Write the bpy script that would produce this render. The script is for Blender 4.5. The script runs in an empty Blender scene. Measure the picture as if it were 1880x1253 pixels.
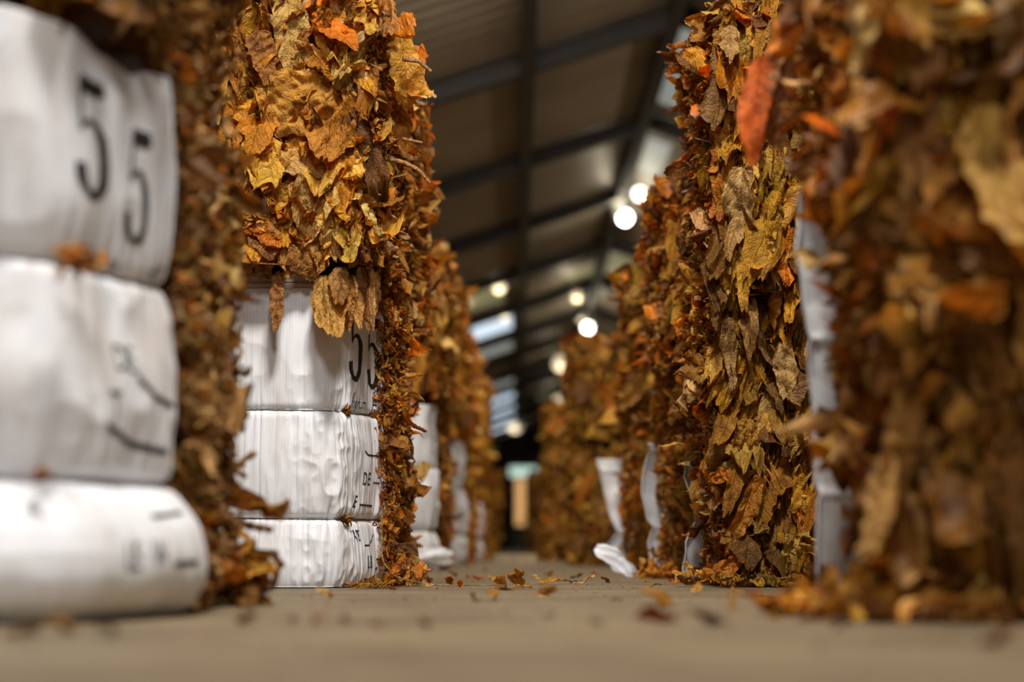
import bpy, bmesh, math, random
import numpy as np
from mathutils import Vector, Matrix

# ------------------------------------------------------------------ camera
W_, H_ = 1880, 1253
LENS = 70.0
FPX = LENS / 36.0 * W_
VPX, VPY = 948.0, 1007.0
CAMH = 0.135
PITCH = math.atan((VPY - H_ / 2) / FPX)
YAW = math.atan((VPX - W_ / 2) / FPX)
sc = bpy.context.scene
COL = sc.collection
cam_d = bpy.data.cameras.new('camera')
cam = bpy.data.objects.new('camera', cam_d)
COL.objects.link(cam)
cam.location = (0, 0, CAMH)
cam.rotation_euler = (math.pi / 2 + PITCH, 0, YAW)
cam_d.lens = LENS
cam_d.sensor_width = 36
cam_d.clip_end = 400
cam_d.dof.use_dof = True
cam_d.dof.focus_distance = 6.95
cam_d.dof.aperture_fstop = 1.35
sc.camera = cam

# ------------------------------------------------------------------ world, lights, exposure
sc.view_settings.view_transform = 'Standard'
sc.view_settings.look = 'None'
sc.view_settings.exposure = 0.0
sc.view_settings.gamma = 1.0
sc.view_settings.use_curve_mapping = False
wd = bpy.data.worlds.new('world')
sc.world = wd
wd.use_nodes = True
wd.node_tree.nodes['Background'].inputs[0].default_value = (0.96, 0.95, 0.95, 1)
wd.node_tree.nodes['Background'].inputs[1].default_value = 0.40


def area(name, loc, target, size, size_y, power, col):
    l = bpy.data.lights.new(name, 'AREA')
    l.shape = 'RECTANGLE'
    l.size, l.size_y, l.energy, l.color = size, size_y, power, col
    o = bpy.data.objects.new(name, l)
    COL.objects.link(o)
    o.location = loc
    o.rotation_euler = (Vector(target) - Vector(loc)).to_track_quat('-Z', 'Y').to_euler()
    return o


# added area lights, no skylight above: over the camera, and over the aisle ahead
area('added_overhead_light', (0.15, 2.8, 5.9), (0.0, 7.6, 0.6), 0.8, 1.0, 590, (1.0, 0.95, 0.88))
area('added_overhead_light', (0.3, -2.0, 5.2), (0.0, 5.0, 0.7), 1.3, 1.0, 205, (1.0, 0.97, 0.94))
area('added_overhead_light', (0.0, 10.5, 6.0), (-0.1, 13.5, 0.6), 1.2, 2.5, 420, (1.0, 0.92, 0.80))
area('added_overhead_light', (0.0, 17.5, 6.0), (-0.1, 22, 0.6), 1.5, 4.0, 560, (1.0, 0.92, 0.80))
# bare point lights added to brighten the roof, hidden behind the stacks
for (x, y, z, e) in ((-6.5, 27, 3.2, 420), (-6.5, 42, 3.2, 420), (-6, 60, 3.2, 420), (9, 30, 3.0, 260), (9, 50, 3.0, 260)):
    l = bpy.data.lights.new('roof_fill_light', 'POINT'); l.energy = e; l.color = (1, 0.82, 0.58); l.shadow_soft_size = 0.4
    o = bpy.data.objects.new('roof_fill_light', l); COL.objects.link(o); o.location = (x, y, z)

rng = np.random.default_rng(7)


def ground(px, py):
    """pixel -> point on the floor"""
    a = math.atan((H_ / 2 - py) / FPX) + PITCH
    y = -CAMH / math.tan(a)
    return (px - VPX) / FPX * y, y


def wx(px, d):
    return (px - VPX) / FPX * d


def wz(py, d):
    return CAMH + math.tan(math.atan((H_ / 2 - py) / FPX) + PITCH) * d


# ------------------------------------------------------------------ numpy noise
def _hash(ix, iy, iz, seed):
    n = (ix.astype(np.int64) * 73856093) ^ (iy.astype(np.int64) * 19349663) ^ (iz.astype(np.int64) * 83492791) ^ (seed * 2654435761)
    n = (n ^ (n >> 13)) * 1274126177
    n = n ^ (n >> 16)
    return (n & 0xffff) / 32767.5 - 1.0


def vn(x, y, z, seed=1):
    x, y, z = np.broadcast_arrays(x, y, z)
    ix, iy, iz = np.floor(x), np.floor(y), np.floor(z)
    fx, fy, fz = x - ix, y - iy, z - iz
    fx, fy, fz = [f * f * (3 - 2 * f) for f in (fx, fy, fz)]
    r = 0
    for a in (0, 1):
        wa = fx if a else 1 - fx
        for b in (0, 1):
            wb = fy if b else 1 - fy
            for c in (0, 1):
                r = r + wa * wb * (fz if c else 1 - fz) * _hash(ix + a, iy + b, iz + c, seed)
    return r


def ridge(x):
    return 1 - np.abs(x) * 2


def tri(x):
    return 2 * np.abs(2 * (x - np.floor(x + 0.5))) - 1


# ------------------------------------------------------------------ materials
def mat(name):
    m = bpy.data.materials.new(name)
    m.use_nodes = True
    nt = m.node_tree
    return m, nt, nt.nodes, nt.links, nt.nodes['Principled BSDF']


def N(ns, t, **kw):
    n = ns.new(t)
    for k, v in kw.items():
        setattr(n, k, v)
    return n


def leaf_material():
    m, nt, ns, lk, bs = mat('dried_tobacco_leaf')
    at = N(ns, 'ShaderNodeAttribute', attribute_name='tint')
    lu = N(ns, 'ShaderNodeAttribute', attribute_name='luv')     # metres across, metres along, leaf number
    # side veins: slanting lines off the midrib
    sep = N(ns, 'ShaderNodeSeparateXYZ')
    lk.new(lu.outputs['Vector'], sep.inputs[0])
    ab = N(ns, 'ShaderNodeMath', operation='ABSOLUTE')
    lk.new(sep.outputs[0], ab.inputs[0])
    m1 = N(ns, 'ShaderNodeMath', operation='MULTIPLY_ADD')
    lk.new(ab.outputs[0], m1.inputs[0]); m1.inputs[1].default_value = -1.1
    lk.new(sep.outputs[1], m1.inputs[2])
    nz = N(ns, 'ShaderNodeTexNoise')
    lk.new(lu.outputs['Vector'], nz.inputs['Vector'])
    nz.inputs['Scale'].default_value = 28; nz.inputs['Detail'].default_value = 5
    m2 = N(ns, 'ShaderNodeMath', operation='MULTIPLY_ADD')
    lk.new(nz.outputs['Fac'], m2.inputs[0]); m2.inputs[1].default_value = 0.05
    lk.new(m1.outputs[0], m2.inputs[2])
    m3 = N(ns, 'ShaderNodeMath', operation='MULTIPLY')
    lk.new(m2.outputs[0], m3.inputs[0]); m3.inputs[1].default_value = 170
    sn = N(ns, 'ShaderNodeMath', operation='SINE')
    lk.new(m3.outputs[0], sn.inputs[0])
    vr = N(ns, 'ShaderNodeMapRange')
    lk.new(sn.outputs[0], vr.inputs[0])
    vr.inputs[1].default_value = 0.92; vr.inputs[2].default_value = 1.0
    # midrib
    mr = N(ns, 'ShaderNodeMapRange')
    lk.new(ab.outputs[0], mr.inputs[0])
    mr.inputs[1].default_value = 0.0035; mr.inputs[2].default_value = 0.001
    mx = N(ns, 'ShaderNodeMath', operation='MAXIMUM')
    lk.new(vr.outputs[0], mx.inputs[0]); lk.new(mr.outputs[0], mx.inputs[1])
    # mottling
    nb = N(ns, 'ShaderNodeTexNoise')
    lk.new(lu.outputs['Vector'], nb.inputs['Vector'])
    nb.inputs['Scale'].default_value = 14; nb.inputs['Detail'].default_value = 6; nb.inputs['Roughness'].default_value = 0.65
    cr = N(ns, 'ShaderNodeValToRGB')
    cr.color_ramp.elements[0].position = 0.30; cr.color_ramp.elements[0].color = (0.34, 0.22, 0.14, 1)
    cr.color_ramp.elements[1].position = 0.66; cr.color_ramp.elements[1].color = (1.25, 1.18, 1.05, 1)
    e = cr.color_ramp.elements.new(0.48); e.color = (0.98, 0.90, 0.80, 1)
    lk.new(nb.outputs['Fac'], cr.inputs[0])
    mu = N(ns, 'ShaderNodeMixRGB', blend_type='MULTIPLY'); mu.inputs[0].default_value = 1
    lk.new(at.outputs['Color'], mu.inputs[1]); lk.new(cr.outputs[0], mu.inputs[2])
    dk = N(ns, 'ShaderNodeMixRGB', blend_type='MULTIPLY')
    fm = N(ns, 'ShaderNodeMath', operation='MULTIPLY'); lk.new(mx.outputs[0], fm.inputs[0]); fm.inputs[1].default_value = 0.32
    lk.new(fm.outputs[0], dk.inputs[0]); lk.new(mu.outputs[0], dk.inputs[1]); dk.inputs[2].default_value = (0.5, 0.36, 0.25, 1)
    lk.new(dk.outputs[0], bs.inputs['Base Color'])
    bs.inputs['Roughness'].default_value = 0.42
    bs.inputs['Specular IOR Level'].default_value = 0.36
    # wrinkles
    vo = N(ns, 'ShaderNodeTexVoronoi', feature='DISTANCE_TO_EDGE')
    wv = N(ns, 'ShaderNodeMixRGB', blend_type='ADD'); wv.inputs[0].default_value = 0.05
    lk.new(lu.outputs['Vector'], wv.inputs[1]); lk.new(nz.outputs['Color'], wv.inputs[2])
    lk.new(wv.outputs[0], vo.inputs['Vector']); vo.inputs['Scale'].default_value = 75
    n3 = N(ns, 'ShaderNodeTexNoise'); lk.new(lu.outputs['Vector'], n3.inputs['Vector'])
    n3.inputs['Scale'].default_value = 120; n3.inputs['Detail'].default_value = 4
    ad = N(ns, 'ShaderNodeMath', operation='MULTIPLY_ADD')
    lk.new(vo.outputs['Distance'], ad.inputs[0]); ad.inputs[1].default_value = 0.9
    lk.new(n3.outputs['Fac'], ad.inputs[2])
    a2 = N(ns, 'ShaderNodeMath', operation='MULTIPLY_ADD')
    lk.new(mx.outputs[0], a2.inputs[0]); a2.inputs[1].default_value = 0.5; lk.new(ad.outputs[0], a2.inputs[2])
    bp = N(ns, 'ShaderNodeBump'); bp.inputs['Strength'].default_value = 0.9; bp.inputs['Distance'].default_value = 0.006
    lk.new(a2.outputs[0], bp.inputs['Height'])
    lk.new(bp.outputs[0], bs.inputs['Normal'])
    tr = N(ns, 'ShaderNodeBsdfTranslucent')
    tc = N(ns, 'ShaderNodeMixRGB', blend_type='MULTIPLY'); tc.inputs[0].default_value = 1
    lk.new(dk.outputs[0], tc.inputs[1]); tc.inputs[2].default_value = (1.5, 0.75, 0.3, 1)
    lk.new(tc.outputs[0], tr.inputs['Color']); lk.new(bp.outputs[0], tr.inputs['Normal'])
    ms = N(ns, 'ShaderNodeMixShader'); ms.inputs[0].default_value = 0.22
    lk.new(bs.outputs[0], ms.inputs[1]); lk.new(tr.outputs[0], ms.inputs[2])
    lk.new(ms.outputs[0], ns['Material Output'].inputs['Surface'])
    return m


def card_material(name, base, stain, rib=1.0):
    m, nt, ns, lk, bs = mat(name)
    su = N(ns, 'ShaderNodeAttribute', attribute_name='luv')
    mp = N(ns, 'ShaderNodeMapping'); lk.new(su.outputs['Vector'], mp.inputs['Vector'])
    mp.inputs['Scale'].default_value = (7, 2.2, 1)
    n1 = N(ns, 'ShaderNodeTexNoise'); lk.new(mp.outputs[0], n1.inputs['Vector'])
    n1.inputs['Scale'].default_value = 1.2; n1.inputs['Detail'].default_value = 7; n1.inputs['Roughness'].default_value = 0.6
    cr = N(ns, 'ShaderNodeValToRGB'); lk.new(n1.outputs['Fac'], cr.inputs[0])
    cr.color_ramp.elements[0].position = 0.34; cr.color_ramp.elements[0].color = (*stain, 1)
    cr.color_ramp.elements[1].position = 0.56; cr.color_ramp.elements[1].color = (*base, 1)
    # specks of leaf dust
    vo = N(ns, 'ShaderNodeTexVoronoi'); lk.new(su.outputs['Vector'], vo.inputs['Vector']); vo.inputs['Scale'].default_value = 38
    sp = N(ns, 'ShaderNodeMapRange'); lk.new(vo.outputs['Distance'], sp.inputs[0])
    sp.inputs[1].default_value = 0.055; sp.inputs[2].default_value = 0.035
    n2 = N(ns, 'ShaderNodeTexNoise'); lk.new(su.outputs['Vector'], n2.inputs['Vector']); n2.inputs['Scale'].default_value = 9
    gt = N(ns, 'ShaderNodeMath', operation='GREATER_THAN'); lk.new(n2.outputs['Fac'], gt.inputs[0]); gt.inputs[1].default_value = 0.56
    ml = N(ns, 'ShaderNodeMath', operation='MULTIPLY'); lk.new(sp.outputs[0], ml.inputs[0]); lk.new(gt.outputs[0], ml.inputs[1])
    mx = N(ns, 'ShaderNodeMixRGB'); lk.new(ml.outputs[0], mx.inputs[0]); lk.new(cr.outputs[0], mx.inputs[1]); mx.inputs[2].default_value = (0.25, 0.12, 0.05, 1)
    lk.new(mx.outputs[0], bs.inputs['Base Color'])
    bs.inputs['Roughness'].default_value = 0.5
    bs.inputs['Specular IOR Level'].default_value = 0.4
    sep = N(ns, 'ShaderNodeSeparateXYZ'); lk.new(su.outputs['Vector'], sep.inputs[0])
    k = N(ns, 'ShaderNodeMath', operation='MULTIPLY'); lk.new(sep.outputs[0], k.inputs[0]); k.inputs[1].default_value = 2 * math.pi / 0.0105
    s = N(ns, 'ShaderNodeMath', operation='SINE'); lk.new(k.outputs[0], s.inputs[0])
    mp2 = N(ns, 'ShaderNodeMapping'); lk.new(su.outputs['Vector'], mp2.inputs['Vector']); mp2.inputs['Scale'].default_value = (60, 9, 1)
    n3 = N(ns, 'ShaderNodeTexNoise'); lk.new(mp2.outputs[0], n3.inputs['Vector']); n3.inputs['Scale'].default_value = 1; n3.inputs['Detail'].default_value = 4
    a = N(ns, 'ShaderNodeMath', operation='MULTIPLY_ADD'); lk.new(s.outputs[0], a.inputs[0]); a.inputs[1].default_value = 0.10 * rib; lk.new(n3.outputs['Fac'], a.inputs[2])
    bp = N(ns, 'ShaderNodeBump'); bp.inputs['Strength'].default_value = 0.55; bp.inputs['Distance'].default_value = 0.004
    lk.new(a.outputs[0], bp.inputs['Height']); lk.new(bp.outputs[0], bs.inputs['Normal'])
    return m


def plain(name, col, rough=0.6, metal=0.0, noise=0.25, scale=8, bump=0.0):
    m, nt, ns, lk, bs = mat(name)
    tc = N(ns, 'ShaderNodeTexCoord')
    n1 = N(ns, 'ShaderNodeTexNoise'); lk.new(tc.outputs['Object'], n1.inputs['Vector'])
    n1.inputs['Scale'].default_value = scale; n1.inputs['Detail'].default_value = 6
    cr = N(ns, 'ShaderNodeValToRGB'); lk.new(n1.outputs['Fac'], cr.inputs[0])
    cr.color_ramp.elements[0].position = 0.3; cr.color_ramp.elements[0].color = (*[c * (1 - noise) for c in col], 1)
    cr.color_ramp.elements[1].position = 0.7; cr.color_ramp.elements[1].color = (*[c * (1 + noise) for c in col], 1)
    lk.new(cr.outputs[0], bs.inputs['Base Color'])
    bs.inputs['Roughness'].default_value = rough
    bs.inputs['Metallic'].default_value = metal
    if bump:
        bp = N(ns, 'ShaderNodeBump'); bp.inputs['Strength'].default_value = bump; bp.inputs['Distance'].default_value = 0.01
        lk.new(n1.outputs['Fac'], bp.inputs['Height']); lk.new(bp.outputs[0], bs.inputs['Normal'])
    return m


def emit(name, col, strength):
    m, nt, ns, lk, bs = mat(name)
    bs.inputs['Base Color'].default_value = (*col, 1)
    bs.inputs['Emission Color'].default_value = (*col, 1)
    bs.inputs['Emission Strength'].default_value = strength
    return m


def floor_material():
    m, nt, ns, lk, bs = mat('worn_floor')
    tc = N(ns, 'ShaderNodeTexCoord')
    n1 = N(ns, 'ShaderNodeTexNoise'); lk.new(tc.outputs['Object'], n1.inputs['Vector'])
    n1.inputs['Scale'].default_value = 2.2; n1.inputs['Detail'].default_value = 8; n1.inputs['Roughness'].default_value = 0.6
    cr = N(ns, 'ShaderNodeValToRGB'); lk.new(n1.outputs['Fac'], cr.inputs[0])
    cr.color_ramp.elements[0].position = 0.32; cr.color_ramp.elements[0].color = (0.135, 0.098, 0.056, 1)
    cr.color_ramp.elements[1].position = 0.62; cr.color_ramp.elements[1].color = (0.245, 0.187, 0.108, 1)
    # fine grit and leaf dust
    n2 = N(ns, 'ShaderNodeTexNoise'); lk.new(tc.outputs['Object'], n2.inputs['Vector'])
    n2.inputs['Scale'].default_value = 60; n2.inputs['Detail'].default_value = 6
    c2 = N(ns, 'ShaderNodeValToRGB'); lk.new(n2.outputs['Fac'], c2.inputs[0])
    c2.color_ramp.elements[0].position = 0.35; c2.color_ramp.elements[0].color = (0.6, 0.5, 0.4, 1)
    c2.color_ramp.elements[1].position = 0.5; c2.color_ramp.elements[1].color = (1, 1, 1, 1)
    mu = N(ns, 'ShaderNodeMixRGB', blend_type='MULTIPLY'); mu.inputs[0].default_value = 0.6
    lk.new(cr.outputs[0], mu.inputs[1]); lk.new(c2.outputs[0], mu.inputs[2])
    # joints across the aisle
    sep = N(ns, 'ShaderNodeSeparateXYZ'); lk.new(tc.outputs['Object'], sep.inputs[0])
    md = N(ns, 'ShaderNodeMath', operation='PINGPONG'); lk.new(sep.outputs[1], md.inputs[0]); md.inputs[1].default_value = 1.1
    jr = N(ns, 'ShaderNodeMapRange'); lk.new(md.outputs[0], jr.inputs[0]); jr.inputs[1].default_value = 0.02; jr.inputs[2].default_value = 0.012
    mj = N(ns, 'ShaderNodeMixRGB'); lk.new(jr.outputs[0], mj.inputs[0]); lk.new(mu.outputs[0], mj.inputs[1]); mj.inputs[2].default_value = (0.09, 0.065, 0.04, 1)
    lk.new(mj.outputs[0], bs.inputs['Base Color'])
    bs.inputs['Roughness'].default_value = 0.62
    bs.inputs['Specular IOR Level'].default_value = 0.3
    bp = N(ns, 'ShaderNodeBump'); bp.inputs['Strength'].default_value = 0.3; bp.inputs['Distance'].default_value = 0.003
    lk.new(n2.outputs['Fac'], bp.inputs['Height']); lk.new(bp.outputs[0], bs.inputs['Normal'])
    return m


def roof_material():
    m, nt, ns, lk, bs = mat('corrugated_roof_sheet')
    tc = N(ns, 'ShaderNodeTexCoord')
    sep = N(ns, 'ShaderNodeSeparateXYZ'); lk.new(tc.outputs['Object'], sep.inputs[0])
    k = N(ns, 'ShaderNodeMath', operation='MULTIPLY'); lk.new(sep.outputs[1], k.inputs[0]); k.inputs[1].default_value = 2 * math.pi / 0.45
    s = N(ns, 'ShaderNodeMath', operation='SINE'); lk.new(k.outputs[0], s.inputs[0])
    n1 = N(ns, 'ShaderNodeTexNoise'); lk.new(tc.outputs['Object'], n1.inputs['Vector']); n1.inputs['Scale'].default_value = 0.7; n1.inputs['Detail'].default_value = 5
    cr = N(ns, 'ShaderNodeValToRGB'); lk.new(n1.outputs['Fac'], cr.inputs[0])
    cr.color_ramp.elements[0].position = 0.3; cr.color_ramp.elements[0].color = (0.34, 0.28, 0.21, 1)
    cr.color_ramp.elements[1].position = 0.7; cr.color_ramp.elements[1].color = (0.50, 0.43, 0.33, 1)
    lk.new(cr.outputs[0], bs.inputs['Base Color'])
    bs.inputs['Roughness'].default_value = 0.5
    bp = N(ns, 'ShaderNodeBump'); bp.inputs['Strength'].default_value = 0.35; bp.inputs['Distance'].default_value = 0.03
    lk.new(s.outputs[0], bp.inputs['Height']); lk.new(bp.outputs[0], bs.inputs['Normal'])
    return m


M_LEAF = leaf_material()
M_CARD = card_material('white_carton_board', (0.86, 0.88, 0.93), (0.70, 0.66, 0.64))
M_RIM = card_material('beige_carton_edge', (0.55, 0.48, 0.39), (0.42, 0.35, 0.27), 0.3)
M_INK = plain('black_print', (0.025, 0.022, 0.02), 0.6, 0, 0.4, 60)
M_WIRE = plain('dull_wire', (0.10, 0.085, 0.07), 0.45, 0.6)
M_STEEL = plain('dark_steel', (0.022, 0.017, 0.012), 0.6, 0.1)
M_FLOOR = floor_material()
M_ROOF = roof_material()
M_WALL = plain('dark_brown_wall', (0.035, 0.024, 0.018), 0.8, 0, 0.3, 1.5)
M_PLANK = plain('pale_wood', (0.34, 0.26, 0.16), 0.7, 0, 0.25, 9)
M_SHADE = plain('enamel_shade', (0.25, 0.25, 0.24), 0.4, 0.2)


# ------------------------------------------------------------------ object helpers
def tag(o, label=None, cat=None, group=None, kind=None):
    if label: o['label'] = label
    if cat: o['category'] = cat
    if group: o['group'] = group
    if kind: o['kind'] = kind
    return o


def empty(name, loc, label, cat, group=None, rz=0.0):
    o = bpy.data.objects.new(name, None)
    COL.objects.link(o)
    o.location = loc
    o.rotation_euler = (0, 0, rz)
    o.empty_display_size = 0.1
    return tag(o, label, cat, group)


class MB:
    """collects vertices and faces with tint and leaf coordinates"""
    def __init__(s):
        s.v, s.f, s.t, s.l, s.n = [], [], [], [], 0

    def add(s, v, f, tint=None, luv=None):
        v = np.asarray(v, dtype=np.float64).reshape(-1, 3)
        f = np.asarray(f, dtype=np.int64)
        s.v.append(v); s.f.append(f + s.n)
        s.t.append(np.ones((len(v), 3)) * (tint if tint is not None else 1.0))
        s.l.append(luv if luv is not None else v.copy())
        s.n += len(v)

    def build(s, name, material, parent=None, origin=None, smooth=True):
        v = np.concatenate(s.v); t = np.concatenate(s.t); l = np.concatenate(s.l)
        me = bpy.data.meshes.new(name)
        o0 = np.array(origin if origin is not None else (parent.location if parent is not None else (0, 0, 0)), dtype=np.float64)
        v = v - o0
        me.vertices.add(len(v)); me.vertices.foreach_set('co', v.astype(np.float32).ravel())
        sizes = np.concatenate([np.full(len(f), f.shape[1]) for f in s.f])
        idx = np.concatenate([f.ravel() for f in s.f])
        me.loops.add(len(idx)); me.loops.foreach_set('vertex_index', idx.astype(np.int32))
        me.polygons.add(len(sizes))
        st = np.concatenate([[0], np.cumsum(sizes)[:-1]])
        me.polygons.foreach_set('loop_start', st.astype(np.int32))
        me.polygons.foreach_set('loop_total', sizes.astype(np.int32))
        me.update(calc_edges=True)
        me.polygons.foreach_set('use_smooth', np.full(len(sizes), smooth))
        a = me.attributes.new('tint', 'FLOAT_COLOR', 'POINT')
        a.data.foreach_set('color', np.concatenate([t, np.ones((len(t), 1))], 1).astype(np.float32).ravel())
        b = me.attributes.new('luv', 'FLOAT_VECTOR', 'POINT')
        b.data.foreach_set('vector', l.astype(np.float32).ravel())
        me.materials.append(material)
        o = bpy.data.objects.new(name, me)
        COL.objects.link(o)
        if parent is not None:
            o.parent = parent
        else:
            o.location = tuple(o0)
        return o


def box(mb, x0, x1, y0, y1, z0, z1, tint=None):
    v = [(x, y, z) for z in (z0, z1) for y in (y0, y1) for x in (x0, x1)]
    f = [(0, 2, 3, 1), (4, 5, 7, 6), (0, 1, 5, 4), (2, 6, 7, 3), (0, 4, 6, 2), (1, 3, 7, 5)]
    mb.add(v, f, tint)


def grid_faces(nu, nv):
    i = np.arange((nv - 1) * (nu - 1))
    r, c = i // (nu - 1), i % (nu - 1)
    a = r * nu + c
    return np.stack([a, a + 1, a + nu + 1, a + nu], 1)


def tube(mb, pts, rad, n=6, tint=None):
    pts = np.asarray(pts, float)
    rad = np.broadcast_to(np.asarray(rad, float), (len(pts),))
    tg = np.gradient(pts, axis=0)
    tg /= np.linalg.norm(tg, axis=1, keepdims=True) + 1e-9
    up = np.array([0, 0, 1.0]) if abs(tg[:, 2]).mean() < 0.8 else np.array([1.0, 0, 0])
    a = np.cross(tg, up); a /= np.linalg.norm(a, axis=1, keepdims=True) + 1e-9
    b = np.cross(tg, a)
    th = np.arange(n) * 2 * math.pi / n
    v = pts[:, None, :] + rad[:, None, None] * (a[:, None] * np.cos(th)[None, :, None] + b[:, None] * np.sin(th)[None, :, None])
    f = []
    for i in range(len(pts) - 1):
        for j in range(n):
            k = (j + 1) % n
            f.append((i * n + j, i * n + k, (i + 1) * n + k, (i + 1) * n + j))
    mb.add(v.reshape(-1, 3), f, tint)
    for e, base in ((0, 0), (1, (len(pts) - 1) * n)):
        mb.add(v[0 if e == 0 else -1], [tuple(range(n))], tint)


# ------------------------------------------------------------------ leaves
# (r, g, b) linear, weight
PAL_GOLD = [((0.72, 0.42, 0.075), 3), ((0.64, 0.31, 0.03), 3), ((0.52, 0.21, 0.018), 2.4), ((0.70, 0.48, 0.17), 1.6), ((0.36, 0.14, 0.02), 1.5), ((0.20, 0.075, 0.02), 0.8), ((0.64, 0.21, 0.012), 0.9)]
PAL_OLIVE = [((0.52, 0.27, 0.030), 3), ((0.42, 0.22, 0.018), 2.4), ((0.34, 0.16, 0.02), 2.2), ((0.58, 0.34, 0.075), 1.4), ((0.18, 0.08, 0.02), 1.7), ((0.52, 0.18, 0.012), 0.9), ((0.30, 0.165, 0.03), 0.8)]
PAL_SIDE = [((0.52, 0.23, 0.035), 3), ((0.68, 0.44, 0.19), 1.5), ((0.60, 0.20, 0.012), 1.6), ((0.62, 0.35, 0.06), 2.2), ((0.20, 0.08, 0.022), 2.0), ((0.36, 0.16, 0.03), 2), ((0.72, 0.20, 0.008), 0.5)]
PAL_TAN = [((0.44, 0.25, 0.09), 3), ((0.52, 0.34, 0.16), 2.2), ((0.30, 0.15, 0.045), 2.4), ((0.52, 0.20, 0.02), 0.8), ((0.17, 0.075, 0.025), 2.2), ((0.40, 0.25, 0.07), 1.6)]
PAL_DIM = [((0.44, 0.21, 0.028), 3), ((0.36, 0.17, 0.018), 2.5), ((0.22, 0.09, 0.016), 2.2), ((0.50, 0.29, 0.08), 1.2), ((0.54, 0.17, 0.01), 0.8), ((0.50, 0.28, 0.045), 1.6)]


def pick(pal, n, r):
    w = np.array([p[1] for p in pal], float); w /= w.sum()
    c = np.array([p[0] for p in pal])[r.choice(len(pal), n, p=w)]
    c = 1.08 * c ** np.array([1.08, 1.03, 1.10])
    return c * (1 + r.uniform(-0.28, 0.25, (n, 1))) * (1 + r.uniform(-0.06, 0.06, (n, 3)))


def leaf_batch(r, o, ax, ay, az, L, Wd, nu, nv, crump=1.0, fold=1.0, curl=1.0, shape=1.0, pleat=1.0):
    """n crumpled leaves at once -> vertices (n, nv*nu, 3) and leaf coordinates"""
    n = len(L)
    u = np.linspace(-1, 1, nu)[None, None, :]
    v = np.linspace(0, 1, nv)[None, :, None]
    q = lambda lo, hi: r.uniform(lo, hi, (n, 1, 1))
    L3, W3 = L[:, None, None], Wd[:, None, None]
    w = np.sin(np.pi * np.clip(v, 0.0, 1) ** q(0.55, 0.95) * 0.985 + 0.02) ** q(0.45, 0.8) * shape + (1 - shape) * q(0.7, 1.0)
    w = np.clip(w, 0.06, 1.2)
    sd = np.arange(n)[:, None, None] * 3.17 + q(0, 1000)
    edge = 1 + (0.10 * np.sin(v * q(7, 15) + sd + 1.3 * np.sign(u)) + 0.05 * np.sin(v * q(25, 48) + sd * 2)) * np.abs(u) ** 2
    x = W3 * 0.5 * w * u * edge
    y = L3 * (v + 0.035 * np.sin(u * q(4, 9) + sd) * v + 0.015 * np.sin(u * 17 + sd))
    luv = np.stack(np.broadcast_arrays(x + 0 * sd, y + 0 * x, sd * 0.37 + 0 * x), -1).copy()
    z = np.zeros_like(x)
    # pleats along the length
    per = q(0.30, 0.85) * W3
    pl = q(0.05, 0.16) * W3 * pleat
    z = z + pl * tri(x / per + sd + 0.5 * np.sin(y / L3 * q(2, 5) + sd)) * (0.55 + 0.45 * np.sin(v * 3 + sd))
    # random sharp creases
    for k in range(6 if nu * nv > 900 else 4):
        th = q(0, math.pi)
        fr = q(1.2, 2.6) * (1.7 ** k) / (0.5 * (L3 + W3))
        am = crump * 0.085 * 0.5 * (L3 * 0.5 + W3) / (1.5 ** k)
        s = x * np.cos(th) + y * np.sin(th)
        t = -x * np.sin(th) + y * np.cos(th)
        z = z + am * tri(s * fr + 0.35 * np.sin(t * fr * q(2, 5) + sd) + sd) * q(0.3, 1)
    x = x * (1 - 0.12 * crump)
    # midrib fold
    z = z + np.abs(x) * q(-0.6, 0.9) * fold
    # curl across and droop along
    ka = curl * q(-1, 1) * 2.2 / W3
    ka = np.where(np.abs(ka) < 1e-3, 1e-3, ka)
    x, z = np.sin(x * ka) / ka - z * np.sin(x * ka), (1 - np.cos(x * ka)) / ka + z * np.cos(x * ka)
    kb = curl * q(-1, 1) * 1.5 / L3
    kb = np.where(np.abs(kb) < 1e-3, 1e-3, kb)
    y, z = np.sin(y * kb) / kb - z * np.sin(y * kb), (1 - np.cos(y * kb)) / kb + z * np.cos(y * kb)
    # hinge folds
    for k in range(2):
        th = q(-0.9, 0.9) + (math.pi / 2 if k else 0)
        nx, ny = np.cos(th), np.sin(th)
        px_, py_ = q(-0.2, 0.2) * W3, q(0.25, 0.8) * L3
        s = (x - px_) * nx + (y - py_) * ny
        t = -(x - px_) * ny + (y - py_) * nx
        a = fold * q(-1.5, 1.5) * np.clip(s / (0.12 * W3), 0, 1)
        s2 = np.where(s > 0, s * np.cos(a) - z * np.sin(a), s)
        z2 = np.where(s > 0, s * np.sin(a) + z * np.cos(a), z)
        x, y, z = px_ + s2 * nx - t * ny, py_ + s2 * ny + t * nx, z2
    P = (o[:, None, None, :] + x[..., None] * ax[:, None, None, :] + y[..., None] * ay[:, None, None, :] + z[..., None] * az[:, None, None, :])
    return P.reshape(n, nu * nv, 3), luv.reshape(n, nu * nv, 3)


def frames(r, nrm, down=1.0, spread=0.6, tilt=0.45):
    """leaf axes lying roughly on a surface with normal nrm, length mostly downwards"""
    n = len(nrm)
    az = nrm + r.normal(0, tilt, (n, 3)); az /= np.linalg.norm(az, axis=1, keepdims=True)
    d = np.zeros((n, 3)); d[:, 2] = -down
    d = d + r.normal(0, spread, (n, 3))
    ay = d - az * (d * az).sum(1, keepdims=True); ay /= np.linalg.norm(ay, axis=1, keepdims=True) + 1e-9
    ax = np.cross(ay, az)
    return ax, ay, az


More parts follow.
